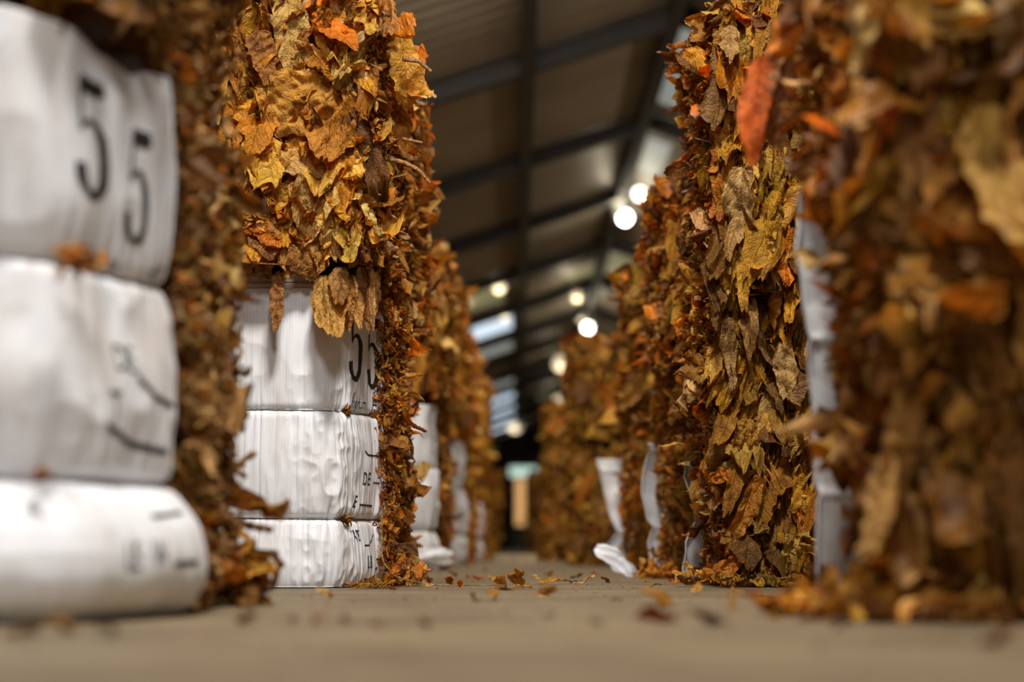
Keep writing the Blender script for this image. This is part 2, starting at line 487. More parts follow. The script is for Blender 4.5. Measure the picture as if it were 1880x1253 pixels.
class Path:
    """A -> C -> B with the corner at C rounded (radius r); s in metres"""
    def __init__(s, A, C, B, r):
        s.A, s.C, s.B = np.array(A, float), np.array(C, float), np.array(B, float)
        s.d1 = (s.C - s.A); l1 = np.linalg.norm(s.d1); s.d1 /= l1
        s.d2 = (s.B - s.C); l2 = np.linalg.norm(s.d2); s.d2 /= l2
        s.r = r
        s.al = math.acos(max(-1, min(1, float(s.d1 @ s.d2))))
        s.T = r * math.tan(s.al / 2)
        s.n1 = -(s.d2 - (s.d2 @ s.d1) * s.d1); s.n1 /= np.linalg.norm(s.n1)
        s.l1, s.la, s.l2 = l1 - s.T, r * s.al, l2 - s.T
        s.len = s.l1 + s.la + s.l2
        s.cen = s.C - s.T * s.d1 - s.n1 * r
        s.q0 = s.l1 + s.la - s.T          # s of a point q metres past the corner is q0 + q

    def ev(s, t):
        t = np.asarray(t, float)[..., None]
        ph = np.clip((t - s.l1) / s.r, 0, s.al)
        n = s.n1 * np.cos(ph) + s.d1 * np.sin(ph)
        p = np.where(t < s.l1, s.A + s.d1 * t, np.where(t < s.l1 + s.la, s.cen + n * s.r, s.C + s.d2 * (t - s.l1 - s.la + s.T)))
        return p, n


BOX = []      # limits the leaves of the bale being built


def add_leaves(mb, r, pos, nrm, L, Wd, nu, nv, pal, **kw):
    fk = {k: kw.pop(k) for k in ('down', 'spread', 'tilt') if k in kw}
    ax, ay, az = frames(r, nrm, **fk)
    back = kw.pop('back', 0.35)
    o = pos - ay * (L * back)[:, None]
    P, luv = leaf_batch(r, o, ax, ay, az, L, Wd, nu, nv, **kw)
    n = len(L)
    if BOX:
        for ax_, lo_, hi_ in BOX:
            c = P[..., ax_]
            c = np.where(c > hi_, hi_ + (c - hi_) * .12, c)
            P[..., ax_] = np.where(c < lo_, lo_ + (c - lo_) * .12, c)
    P[..., 2] = np.maximum(P[..., 2], 0.004)
    tint = pick(pal, n, r)
    key = (nu, nv)
    f0 = grid_faces(nu, nv)
    if mb is not None:
        f = (f0[None] + (np.arange(n) * nu * nv)[:, None, None]).reshape(-1, 4)
        mb.add(P.reshape(-1, 3), f, np.repeat(tint, nu * nv, 0), luv.reshape(-1, 3))
    return P, luv, tint, f0


def single_leaves(parent, P, luv, tint, f0, name='tobacco_leaf'):
    for i in range(len(P)):
        m = MB(); m.add(P[i], f0, tint[i], luv[i])
        m.build(name, M_LEAF, parent)


def core(mb, x0, x1, y0, y1, z0, z1, seed, amp=0.02, step=0.05):
    """lumpy block of pressed leaf inside a bale"""
    xs, ys, zs = (x0, x1), (y0, y1), (z0, z1)
    def face(fn, la, lb):
        na, nb = max(3, int(la / step) + 1), max(3, int(lb / step) + 1)
        a, b = np.meshgrid(np.linspace(0, 1, na), np.linspace(0, 1, nb))
        p = fn(a.ravel(), b.ravel())
        c = np.array([(x0 + x1) / 2, (y0 + y1) / 2, (z0 + z1) / 2]); h = np.array([(x1 - x0) / 2, (y1 - y0) / 2, (z1 - z0) / 2])
        q = (p - c) / h
        d = vn(p[:, 0] * 9, p[:, 1] * 9, p[:, 2] * 9, seed) * amp + vn(p[:, 0] * 25, p[:, 1] * 25, p[:, 2] * 25, seed) * amp * 0.6
        rr = np.sqrt((q ** 4).sum(1)); k = (1 / np.maximum(rr, 1)) ** 0.25
        p = c + (p - c) * k[:, None] * (1 + d[:, None] / np.linalg.norm(h))
        p[:, 2] = np.maximum(p[:, 2], 0.003)
        t = np.array([0.16, 0.075, 0.025]) * (1 + 0.3 * vn(p[:, 0] * 30, p[:, 1] * 30, p[:, 2] * 30, 5))[:, None]
        mb.add(p, grid_faces(na, nb), t, p * 1.0)
    X = lambda a: x0 + (x1 - x0) * a
    Y = lambda a: y0 + (y1 - y0) * a
    Z = lambda a: z0 + (z1 - z0) * a
    one = lambda a, v: np.full_like(a, v)
    face(lambda a, b: np.stack([X(a), one(a, y0), Z(b)], 1), x1 - x0, z1 - z0)
    face(lambda a, b: np.stack([X(a), one(a, y1), Z(b)], 1), x1 - x0, z1 - z0)
    face(lambda a, b: np.stack([one(a, x0), Y(a), Z(b)], 1), y1 - y0, z1 - z0)
    face(lambda a, b: np.stack([one(a, x1), Y(a), Z(b)], 1), y1 - y0, z1 - z0)
    face(lambda a, b: np.stack([X(a), Y(b), one(a, z1)], 1), x1 - x0, y1 - y0)
    face(lambda a, b: np.stack([X(a), Y(b), one(a, z0)], 1), x1 - x0, y1 - y0)


def leaf_body(root, sgn, xa, y0, y1, z0, z1, seed, big=320, mid=260, flakes=3000, ures=(11, 22), parts=50,
              pal_f=PAL_GOLD, pal_s=PAL_SIDE, width=1.1, front=True, side_from=0.0, side_to=1.0, fscale=1.0, top=True, lean=0.0, hi=None, core_y0=None, bits=.5, drape=0):
    """pressed leaf of one bale: core, big leaves in front, chopped edges along the aisle"""
    r = np.random.default_rng(seed)
    xo = sgn * (xa + width); xi = sgn * xa
    BOX[:] = [(1, y0 - .07, y1 + .01), (2, z0 - (.03 if z0 > .1 else 0), z1 + (.05 if top else -.015))]
    mb = MB()
    ins = 0.055
    core(mb, min(xi + sgn * ins, xo), max(xi + sgn * ins, xo), core_y0 or y0 + ins, y1 - 0.03, z0 + (0 if z0 < 0.01 else 0.01), z1 - ins, seed)
    pa = Path((xo, y0), (xi, y0), (xi, y1), 0.10)
    sfr = pa.l1                         # front ends here
    def bulge(s, z):
        return 0.035 * vn(s * 4.5, z * 3.0, s * 0 + seed, 3) + 0.02 * vn(s * 12, z * 9, s * 0, 4)
    def at(s, z, off):
        p, n = pa.ev(s)
        k = bulge(s, z) + off
        return np.concatenate([p + n * k[:, None] + np.array([1.0, 0]) * (lean * (z - z0))[:, None], z[:, None]], 1), np.concatenate([n, np.zeros((len(n), 1))], 1)
    ztop = z1 - 0.02
    # big crumpled leaves on the front
    if front:
        n = big
        s = r.uniform(max(0, sfr - 0.95), sfr + 0.07, n); z = r.uniform(z0 + 0.03, ztop, n)
        L = r.uniform(0.13, 0.36, n) * fscale; Wd = L * r.uniform(0.22, 0.50, n)
        off = np.where(r.random(n) < 0.5, r.uniform(-0.045, 0.0, n), r.uniform(-0.02, 0.022, n))
        p, nr = at(s, z, off)
        np_ = min(parts, n)
        srt = np.argsort(off)          # the outermost leaves become parts of their own
        a, b = srt[:n - np_], srt[n - np_:]
        kw = dict(crump=1.15, fold=0.75, curl=0.7, spread=0.32, tilt=0.26, pleat=1.5)
        if drape:
            kw = dict(crump=.85, fold=.5, curl=.5, spread=.17, tilt=.24, pleat=3.2, shape=.6)
            Wd = Wd * r.uniform(.55, 1.05, n)
        if len(a):
            add_leaves(mb, r, p[a], nr[a], L[a], Wd[a], ures[0], ures[1], pal_f, **kw)
        hr = hi or ures
        P, luv, t, f0 = add_leaves(None, r, p[b], nr[b], L[b] * 1.1, Wd[b] * 1.1, hr[0], hr[1], pal_f, **kw)
        single_leaves(root, P, luv, t, f0)
        n = int(big * bits) + 1
        s = r.uniform(max(0, sfr - 0.95), sfr + 0.07, n); z = r.uniform(z0 + 0.02, ztop, n)
        L = r.uniform(0.03, 0.10, n); Wd = L * r.uniform(0.3, 0.8, n)
        p, nr = at(s, z, r.uniform(-0.03, 0.02, n))
        add_leaves(mb, r, p, nr, L, Wd, 7, 10, pal_f, spread=0.8, tilt=0.7)
    # aisle side
    s0 = pa.l1 + 0.02 + side_from * (pa.len - pa.l1); s1 = pa.l1 + side_to * (pa.len - pa.l1)
    if mid:
        n = mid
        s = r.uniform(s0, s1, n); z = r.uniform(z0 + 0.02, ztop, n)
        L = r.uniform(0.05, 0.19, n) * fscale; Wd = L * r.uniform(0.22, 0.5, n)
        p, nr = at(s, z, r.uniform(-0.04, 0.012, n))
        add_leaves(mb, r, p, nr, L, Wd, max(5, ures[0] - 4), max(8, ures[1] - 8), pal_s, spread=0.7, tilt=0.8, fold=1.2)
    if flakes:
        n = flakes
        s = r.uniform(s0 - 0.05, s1, n); z = r.uniform(z0 + 0.01, ztop, n)
        L = r.uniform(0.012, 0.060, n) * (0.75 + 0.25 * fscale); Wd = L * r.uniform(0.18, 0.6, n)
        p, nr = at(s, z, r.uniform(-0.045, 0.022, n))
        add_leaves(mb, r, p, nr, L, Wd, 4, 6, pal_s, spread=0.9, tilt=1.2, crump=1.6, fold=1.4, shape=0.6)
    # top, back and outer side
    if top:
        n = max(40, big // 2)
        x = r.uniform(min(xi, xo), max(xi, xo), n); y = r.uniform(y0, y1, n)
        L = r.uniform(0.12, 0.28, n); Wd = L * r.uniform(0.3, 0.6, n)
        p = np.stack([x, y, np.full(n, z1 - 0.02) + r.uniform(-0.04, 0.02, n)], 1)
        add_leaves(mb, r, p, np.tile([0, 0, 1.0], (n, 1)), L, Wd, 7, 12, pal_f, spread=1.0, tilt=0.3, back=0.5)
        # fringe over the top edges
        n = max(30, big // 4)
        s = r.uniform(max(0, sfr - 0.9), pa.len, n)
        p, nr = at(s, np.full(n, z1) + r.uniform(-0.06, 0.03, n), r.uniform(-0.03, 0.02, n))
        L = r.uniform(0.06, 0.18, n); add_leaves(mb, r, p, nr, L, L * 0.5, 7, 12, pal_s, spread=1.0, tilt=0.9, back=0.4)
    n = 120
    x = r.uniform(min(xi, xo), max(xi, xo), n); z = r.uniform(z0 + 0.05, ztop, n)
    L = r.uniform(0.12, 0.30, n)
    add_leaves(mb, r, np.stack([x, np.full(n, y1 - 0.01), z], 1), np.tile([0, 1.0, 0], (n, 1)), L, L * 0.5, 6, 10, pal_f, tilt=0.3, spread=0.4)
    y = r.uniform(y0, y1, n); L = r.uniform(0.12, 0.30, n)
    add_leaves(mb, r, np.stack([np.full(n, xo - sgn * 0.02), y, r.uniform(z0 + 0.05, ztop, n)], 1), np.tile([sgn * 1.0, 0, 0], (n, 1)), L, L * 0.5, 6, 10, pal_f, tilt=0.3, spread=0.4)
    BOX[:] = []
    o = mb.build('pressed_leaf', M_LEAF, root)
    tag(o, kind='stuff')
    return pa, at


def stems(root, at, pa, r, n, z0, z1, col=(0.42, 0.24, 0.10), s_lo=0.0, name='leaf_stem'):
    """broken stems poking out into the aisle"""
    for i in range(n):
        s = np.array([pa.l1 + s_lo + r.uniform(0, 1) * (pa.l2 * 0.9 - s_lo)]); z = np.array([r.uniform(z0 + 0.1, z1 - 0.05)])
        p, nr = at(s, z, np.array([-0.03]))
        p, d = p[0], nr[0] + r.normal(0, 0.45, 3)
        d /= np.linalg.norm(d)
        L = r.uniform(0.05, 0.13)
        t = np.linspace(0, 1, 7)[:, None]
        bend = r.normal(0, 0.02, 3)
        pts = p + d * L * t + bend * t ** 2
        m = MB(); tube(m, pts, np.linspace(0.0045, 0.0025, 7) * r.uniform(0.7, 1.3), 6, np.array(col) * r.uniform(0.7, 1.2))
        m.build(name, M_LEAF, root)


# ------------------------------------------------------------------ carton board
class Sheet:
    """board wrapped round a bale corner, pinched by wires; P(s, z) gives its surface"""
    def __init__(s, path, segs, ztop, seed, crumple=0.008, corner_mess=0.0, lean=None, pin=0.012, droop=0.0, wr=0.006, rough_edge=0.0):
        s.p, s.segs, s.zt, s.seed, s.cr, s.mess, s.lean, s.pin, s.droop, s.wr = path, segs, ztop, seed, crumple, corner_mess, lean, pin, droop, wr
        s.redge = rough_edge

    def P(s, t, z, off=0.0):
        t, z = np.broadcast_arrays(np.asarray(t, float), np.asarray(z, float))
        t2 = t + s.redge * (t / s.p.len) * (vn(z * 9, z * 0, z * 0 + 2, s.seed) + 0.6 * vn(z * 30, z * 0, z * 0 + 7, s.seed))
        p, n = s.p.ev(t2)
        k = np.zeros_like(z)
        for (a, b, B, sk) in s.segs:      # pillow between wires
            u = np.clip((z - a) / (b - a), 0, 1)
            inside = (z >= a) & (z < b)
            uu = u ** sk
            k = np.where(inside, B * np.sin(math.pi * uu) ** 0.7, k)
        bottom = s.segs[0]
        lo = (z < bottom[0] + (bottom[1] - bottom[0]) * 0.5)
        mid = bottom[2]
        k = np.where(lo, np.maximum(k, mid * (0.22 + 0.78 * (z / (bottom[1] * 0.5)))), k)
        wz_ = [q[1] for q in s.segs[:-1]]
        for w in wz_:                     # gathered wrinkles at each wire
            dz = np.abs(z - w)
            e = np.exp(-dz / 0.10) * (1 - np.exp(-dz / 0.008))
            k = k + e * s.wr * (np.abs(vn(t * 55, z * 4, z * 0, s.seed + 5)) * 2 - 0.6)
            k = k - s.pin * np.exp(-(dz / 0.012) ** 2)
        k = k + s.cr * vn(t * 6, z * 5, z * 0, s.seed) + s.cr * 0.6 * ridge(vn(t * 13, z * 9, z * 0, s.seed + 1))
        if s.mess:
            cm = np.exp(-((t - s.p.l1 - s.p.la * 0.6) / 0.16) ** 2) * s.mess
            lowpart = np.clip((0.86 - z) / 0.25, 0, 1)
            k = k + cm * lowpart * (0.011 * ridge(vn(t * 22, z * 8, z * 0, s.seed + 2)) + 0.007 * ridge(vn(t * 48, z * 20, z * 0, s.seed + 3)) - 0.006)
        q = np.empty(z.shape + (3,))
        q[..., :2] = p + n * (k + off)[..., None]
        if s.lean is not None:
            q[..., 0] += np.interp(z, s.lean[0], s.lean[1])
        q[..., 2] = z + s.droop * np.sin(np.clip((t - s.p.l1) / 0.3, 0, 1) * math.pi / 2) * -1 * (z / s.zt) ** 3
        return q

    def build(s, parent, t0, t1, name='carton_board', step=0.0045, thick=0.004, material=None, z0=0.004, z1=None, off=0.0):
        z1 = z1 or s.zt
        nt, nz = int((t1 - t0) / step) + 2, int((z1 - z0) / step) + 2
        T, Z = np.meshgrid(np.linspace(t0, t1, nt), np.linspace(z0, z1, nz))
        top = 0.012 * vn(T * 7, T * 0, T * 0, s.seed + 9) + 0.006 * vn(T * 25, T * 0, T * 0, s.seed + 9)
        Zt = Z + top * ((Z - z0) / (z1 - z0)) ** 4 if off == 0 else Z
        P = s.P(T, Zt, off).reshape(-1, 3)
        Q = s.P(T, Zt, off - thick).reshape(-1, 3)
        m = MB()
        luv = np.stack([T.ravel(), Z.ravel(), np.full(T.size, s.seed * 1.7)], 1)
        f = grid_faces(nt, nz)
        m.v.append(np.concatenate([P, Q])); m.t.append(np.ones((2 * len(P), 3))); m.l.append(np.concatenate([luv, luv]))
        idx = np.arange(nt * nz).reshape(nz, nt)
        n0 = len(P)
        def strip(e):
            return np.stack([e[:-1], e[1:], e[1:] + n0, e[:-1] + n0], 1)
        m.f.append(np.concatenate([f, f[:, ::-1] + n0, strip(idx[0, :]), strip(idx[-1, :]), strip(idx[:, 0]), strip(idx[:, -1])]))
        m.n = 2 * n0
        o = m.build(name, material or M_CARD, parent)
        if not off:
            s.obj = o
        return o

    def wire(s, parent, z, t0, t1, rad=0.0016):
        t = np.linspace(t0, t1, 90)
        pts = s.P(t, np.full_like(t, z) + 0.003 * np.sin(t * 5), 0.0025)
        m = MB(); tube(m, pts, rad, 6)
        return m.build('baling_wire', M_WIRE, parent)

    def stroke(s, mb, pts, wid, n=14):
        """ink strip on the board; pts in (s, z), wid half-widths"""
        pts = np.asarray(pts, float)
        tt = np.linspace(0, len(pts) - 1, n)
        x = np.interp(tt, range(len(pts)), pts[:, 0]); y = np.interp(tt, range(len(pts)), pts[:, 1]); w = np.interp(tt, range(len(pts)), wid)
        dx, dy = np.gradient(x), np.gradient(y); l = np.hypot(dx, dy) + 1e-9
        ox, oy = -dy / l, dx / l
        k = np.linspace(-1, 1, 5)
        X = x[:, None] + ox[:, None] * w[:, None] * k; Y = y[:, None] + oy[:, None] * w[:, None] * k
        mb.add(s.P(X, Y, 0.0016).reshape(-1, 3), grid_faces(5, n))

    def text(s, mb, txt, s0, z0, size, sx=1.0, shear=0.0):
        c = bpy.data.curves.new('t', 'FONT'); c.body = txt; c.size = size; c.resolution_u = 3; c.shear = shear
        o = bpy.data.objects.new('t', c); COL.objects.link(o)
        dg = bpy.context.evaluated_depsgraph_get()
        me = bpy.data.meshes.new_from_object(o.evaluated_get(dg))
        bm = bmesh.new(); bm.from_mesh(me)
        bmesh.ops.triangulate(bm, faces=bm.faces[:])
        for _ in range(2):
            es = [e for e in bm.edges if e.calc_length() > size * 0.14]
            if es:
                bmesh.ops.subdivide_edges(bm, edges=es, cuts=1)
                bmesh.ops.triangulate(bm, faces=bm.faces[:])
        v = np.array([q.co[:] for q in bm.verts]); f = np.array([[q.index for q in fc.verts] for fc in bm.faces])
        bm.free(); bpy.data.objects.remove(o); bpy.data.meshes.remove(me); bpy.data.curves.remove(c)
        mb.add(s.P(s0 + v[:, 0] * sx, z0 + v[:, 1], 0.0016), f)

    def five(s, mb, s0, z0, h, w):
        """heavy printed numeral 5"""
        X = lambda a: s0 + a * w
        Z = lambda b: z0 + b * h
        s.stroke(mb, [(X(0.16), Z(0.94)), (X(0.55), Z(0.93)), (X(0.95), Z(0.95))], [0.075 * h, 0.075 * h, 0.06 * h])
        s.stroke(mb, [(X(0.17), Z(0.98)), (X(0.14), Z(0.75)), (X(0.12), Z(0.52))], [0.06 * w, 0.06 * w, 0.05 * w])
        arc = [(0.12, 0.55), (0.32, 0.63), (0.58, 0.62), (0.80, 0.50), (0.86, 0.33), (0.80, 0.14), (0.58, 0.03), (0.32, 0.03), (0.12, 0.13), (0.07, 0.26)]
        wd = [0.03, 0.05, 0.09, 0.16, 0.18, 0.16, 0.09, 0.08, 0.15, 0.15]
        s.stroke(mb, [(X(a), Z(b)) for a, b in arc], [k * w for k in wd], 34)


def mark(sheet, parent, name, fn):
    m = MB(); fn(m)
    b = sheet.obj
    return m.build(name, M_INK, b, origin=b.parent.location)


def bit(pos, L, Wd, seed, tint, nrm=(0, 0, 1), ay=None, nu=9, nv=14, crump=1.5, fold=1.0, curl=1.2, shape=0.8, pleat=1.0):
    r = np.random.default_rng(seed)
    az = np.array(nrm, float) + r.normal(0, 0.15, 3); az /= np.linalg.norm(az)
    d = np.array(ay if ay is not None else (r.normal(), r.normal(), 0.0)); d = d - az * (d @ az); d /= np.linalg.norm(d)
    P, luv = leaf_batch(r, np.array([pos]) - d * L * 0.5, np.cross(d, az)[None], d[None], az[None], np.array([L]), np.array([Wd]), nu, nv,
                        crump=crump, fold=fold, curl=curl, shape=shape, pleat=pleat)
    return P[0], luv[0], np.array(tint), grid_faces(nu, nv)

# ================================================================== SETTING
YB = 105.0          # far wall
ROOF0, SL, XR = 6.10, 0.33, 2.0


def zr(x):
    return ROOF0 + SL * x if x <= XR else ROOF0 + SL * XR - SL * (x - XR)


m = MB()
m.add([(-14, -8, 0), (16, -8, 0), (16, YB, 0), (-14, YB, 0)], [(0, 1, 2, 3)])
tag(m.build('floor', M_FLOOR, smooth=False), kind='structure')
m = MB()
for (xa_, xb_) in ((-14, XR), (XR, 16)):
    za, zb = (ROOF0 - 14 * SL, zr(XR)) if xb_ == XR else (zr(XR), zr(XR) - 14 * SL)
    v = [(xa_, -8, za), (xb_, -8, zb), (xb_, YB, zb), (xa_, YB, za), (xa_, -8, za + .06), (xb_, -8, zb + .06), (xb_, YB, zb + .06), (xa_, YB, za + .06)]
    m.add(v, [(0, 3, 2, 1), (4, 5, 6, 7), (0, 1, 5, 4), (3, 7, 6, 2)])
tag(m.build('ceiling', M_ROOF, smooth=False), kind='structure')
m = MB(); box(m, -14.1, -14, -8, YB, 0, 2.0)
tag(m.build('wall_left', M_WALL, smooth=False), kind='structure')
m = MB(); box(m, 16, 16.1, -8, YB, 0, 2.4)
tag(m.build('wall_right', M_WALL, smooth=False), kind='structure')

# far wall with its doorway
DX0, DX1, DZ = wx(928, YB), wx(978, YB), wz(880, YB)
m = MB()
box(m, -14, 16, YB, YB + .2, 0, 6.8)
tag(m.build('wall_back', M_WALL, smooth=False), kind='structure')
m = MB(); box(m, wx(936, YB), wx(985, YB), YB - .12, YB - .02, wz(876, YB), wz(858, YB))
tag(m.build('window_1', emit('greenish_daylit_pane', (0.62, 0.85, 0.72), 0.9), smooth=False), kind='structure')
m = MB(); box(m, wx(947, YB), wx(963, YB), YB - .06, YB - .01, wz(965, YB), wz(880, YB))
tag(m.build('door_1', emit('lamp_lit_doorway', (1.0, 0.55, 0.20), 0.75), smooth=False), kind='structure')
m = MB(); box(m, wx(940, YB), wx(982, YB), YB - .3, YB - .05, 0.0, wz(968, YB))
tag(m.build('door_2', plain('olive_door_leaf', (0.16, 0.15, 0.08), 0.7), smooth=False), kind='structure')

# rafters across and long beams along the aisle
k = 1
for i in range(15):
    y = 17.6 + 6.1 * i
    m = MB()
    for (a, b) in ((-14, XR), (XR, 16)):
        za, zb = zr(a), zr(b)
        v = [(a, y, za - .02), (b, y, zb - .02), (b, y + .22, zb - .02), (a, y + .22, za - .02), (a, y, za - .26), (b, y, zb - .26), (b, y + .22, zb - .26), (a, y + .22, za - .26)]
        m.add(v, [(0, 3, 2, 1), (4, 5, 6, 7), (0, 1, 5, 4), (3, 7, 6, 2)])
    tag(m.build('trim_%d' % k, M_STEEL, smooth=False), kind='structure'); k += 1
for x in (-3.3, -1.55, 0.15, 1.92, 3.7):
    m = MB(); box(m, x - .08, x + .08, -8, YB, zr(x) - .30, zr(x) - .03)
    tag(m.build('trim_%d' % k, M_STEEL, smooth=False), kind='structure'); k += 1

# translucent roof sheets
M_SKY1 = emit('bluish_translucent_sheet', (0.72, 0.86, 1.0), 1.0)
M_SKY2 = emit('dim_translucent_sheet', (0.60, 0.66, 0.62), 0.35)
M_SKY3 = emit('warm_translucent_sheet', (1.0, 0.93, 0.72), 1.1)
M_SKY4 = emit('olive_translucent_sheet', (0.40, 0.37, 0.20), 0.35)
k = 2
for (x0, x1, y0, y1, mt) in [(-1.15, -.12, 49.0, 53.5, M_SKY1), (-1.15, -.12, 55.2, 59.0, M_SKY2), (-1.2, -.3, 43.0, 47.0, M_SKY4),
                             (-1.3, -.1, 67.5, 71.5, M_SKY2), (-1.3, -.1, 73.2, 78.2, M_SKY1), (-1.3, -.1, 79.6, 84.2, M_SKY1),
                             (-1.3, -.1, 86, 90.3, M_SKY1), (-1.3, -.1, 92, 96.4, M_SKY1),
                             (2.10, 2.45, 24.2, 26.3, M_SKY2), (2.10, 2.45, 27.0, 29.0, M_SKY2), (2.12, 2.5, 31.5, 34.2, M_SKY2),
                             (1.2, 1.8, 45.2, 47.5, M_SKY4), (2.1, 2.6, 44.0, 47.5, M_SKY4),
                             (0.9, 1.75, 61, 64.0, M_SKY4), (0.9, 1.75, 79.6, 84.0, M_SKY4)]:
    m = MB()
    za, zb = zr(x0) - .015, zr(x1) - .015
    v = [(x0, y0, za), (x1, y0, zb), (x1, y1, zb), (x0, y1, za), (x0, y0, za + .01), (x1, y0, zb + .01), (x1, y1, zb + .01), (x0, y1, za + .01)]
    m.add(v, [(0, 3, 2, 1), (4, 5, 6, 7), (0, 1, 5, 4), (3, 7, 6, 2), (0, 4, 7, 3), (1, 2, 6, 5)])
    tag(m.build('window_%d' % k, mt, smooth=False), kind='structure'); k += 1

# pendant lamps
BULBS = {}


def lamp(px, py, d, label, rad, hot, power):
    glow = BULBS[hot] if hot in BULBS else BULBS.setdefault(hot, emit('bulb_glass', (1.0, 0.86, 0.62) if hot < 3 else (1.0, 0.95, 0.85), hot))
    x, z = wx(px, d), wz(py, d)
    zt = zr(x) - .02
    t = empty('pendant_lamp', (x, d, z - rad), label, 'lamp', 'pendant lamps under the roof')
    m = MB(); tube(m, [(x, d, z + rad * .8), (x, d, (z + zt) / 2), (x, d, zt)], 0.02, 6); m.build('lamp_cord', M_STEEL, t)
    m = MB()
    th = np.linspace(0, math.pi, 9); ph = np.arange(17) * 2 * math.pi / 16
    T, Pp = np.meshgrid(th, ph)
    v = np.stack([x + rad * np.sin(T) * np.cos(Pp), d + rad * np.sin(T) * np.sin(Pp), z + rad * np.cos(T)], -1)
    m.add(v.reshape(-1, 3), grid_faces(9, 17)); m.build('bulb', glow, t)
    m = MB()
    prof = [(rad * .35, rad * 2.2), (rad * .5, rad * 1.5), (rad * 1.35, rad * 1.0), (rad * 1.45, rad * .8)]
    v = np.array([[(x + a * math.cos(p), d + a * math.sin(p), z + h) for a, h in prof] for p in ph])
    m.add(v.reshape(-1, 3), grid_faces(4, 17)); m.build('lamp_shade', M_SHADE, t)
    l = bpy.data.lights.new('lamp_light', 'POINT'); l.energy = power * .16; l.color = (1, 0.88, 0.62); l.shadow_soft_size = rad
    lo = bpy.data.objects.new('lamp_light', l); COL.objects.link(lo); lo.parent = t; lo.location = (0, -rad * 1.4, -rad * 0.6)


lamp(1150, 400, 37.5, 'brightest round lamp hanging under the ridge above the right bales', 0.13, 14.0, 260)
lamp(1133, 360, 36.2, 'lamp just behind and left above the brightest one under the ridge', 0.11, 4.0, 60)
lamp(1177, 356, 35.6, 'lamp just behind and right above the brightest one under the ridge', 0.12, 4.0, 60)
lamp(1080, 602, 52.5, 'small dazzling lamp just above the far right leaf stack', 0.13, 10.0, 120)
lamp(1072, 580, 55.0, 'soft lamp right behind the small dazzling one', 0.2, 0.7, 60)
lamp(1060, 545, 47.0, 'dim yellowish lamp above the small dazzling one', 0.12, 0.45, 80)
lamp(1030, 668, 63.5, 'dim lamp in the third rank on the right slope', 0.25, 0.7, 110)
lamp(1028, 740, 80.0, 'dim lamp low over the farthest right bales', 0.3, 0.8, 140)
lamp(916, 527, 44.0, 'upper of two lamps beside the bluish roof panels', 0.14, 1.2, 60)
lamp(925, 576, 50.0, 'lower of two lamps beside the bluish roof panels', 0.16, 1.3, 60)
lamp(858, 549, 45.5, 'pale lamp nearest the left bales, beside the bluish panels', 0.14, 0.7, 30)
lamp(945, 781, 96.0, 'round lamp low over the middle of the aisle end', 0.36, 0.8, 120)

# dark hanging ventilator boxes with an amber glow
M_AMB = emit('amber_opening', (0.9, 0.62, 0.28), 0.32)
for (py, d, lab) in ((100, 24.6, 'nearest dark hanging box with a dull amber opening under the roof'), (262, 29.6, 'middle dark hanging box with a dull amber opening under the roof'), (388, 35.8, 'farthest dark hanging box with a dull amber opening under the roof')):
    x0, x1 = wx(805, 24.6) if d < 25 else -1.18, -.38
    xm = (x0 + x1) / 2 if d > 25 else -.75
    zc = wz(py, d)
    t = empty('hanging_vent_box', (xm, d, zc), lab, 'vent', 'dark boxes hanging under the roof')
    m = MB(); a, b = xm - .38, xm + .38
    v = [(a, d, zc - .18), (b, d, zc + .06), (b, d + .3, zc + .06), (a, d + .3, zc - .18), (a, d, zc - .02), (b, d, zc + .22), (b, d + .3, zc + .22), (a, d + .3, zc - .02)]
    m.add(v, [(0, 3, 2, 1), (4, 5, 6, 7), (0, 1, 5, 4), (3, 7, 6, 2), (0, 4, 7, 3), (1, 2, 6, 5)]); m.build('vent_body', M_STEEL, t, smooth=False)
    m = MB(); box(m, xm - .09, xm + .12, d - .012, d + .0, zc - .02, zc + .09); m.build('vent_opening', M_AMB, t, smooth=False)
    m = MB(); tube(m, [(xm, d + .15, zc + .1), (xm, d + .15, zc + .2), (xm, d + .15, zr(xm) - .01)], .015); m.build('hanger', M_STEEL, t)

# pale timber on the floor at the far end of the visible aisle
m = MB(); box(m, -.19, .17, 17.2, 17.4, 0, .085)
tag(m.build('timber_beam', M_PLANK, origin=(0, 17.3, 0), smooth=False), 'pale timber lying across the far end of the aisle floor', 'timber')

# ================================================================== LEFT ROW
GLL, GLU = 'lower bales of the left row', 'upper bales of the left row'
GRL, GRU = 'lower bales of the right row', 'upper bales of the right row'
HB = 1.06


def card_left(root, C, B, seed, segs, ztop, r=0.10, x_out=-1.6, **kw):
    pa = Path((x_out, C[1]), C, B, r)
    return Sheet(pa, segs, ztop, seed, **kw), pa


# ---- L1: nearest left stack
t = empty('tobacco_bale', (-.95, 4.1, 0), 'nearest left bale, blurred white carton printed 5 5, cinched by two wires', 'tobacco bale', GLL)
leaf_body(t, -1, .70, 3.66, 4.80, 0, HB + .05, 11, big=0, mid=240, flakes=3600, ures=(9, 16), front=False, side_from=0.36, pal_s=PAL_TAN, top=False, core_y0=4.03)
sh, pa = card_left(t, (-.86, 3.58), (-.695, 4.05), 21, [(0, .262, .11, .72), (.262, .668, .036, .62), (.668, 1.12, .018, .9)], 1.12, r=.12, x_out=-1.75, corner_mess=0.15, droop=.04, crumple=.007, wr=.007)
q0 = pa.q0
s1 = q0 + .44
sh.build(t, pa.l1 - .70, s1, step=.0065)
for z in (.262, .668):
    sh.wire(t, z, pa.l1 - .70, s1, .002)
INK = lambda name, fn: mark(sh, t, name, fn)
INK('printed_numeral', lambda m: sh.five(m, q0 + .075, .80, .245, .105))
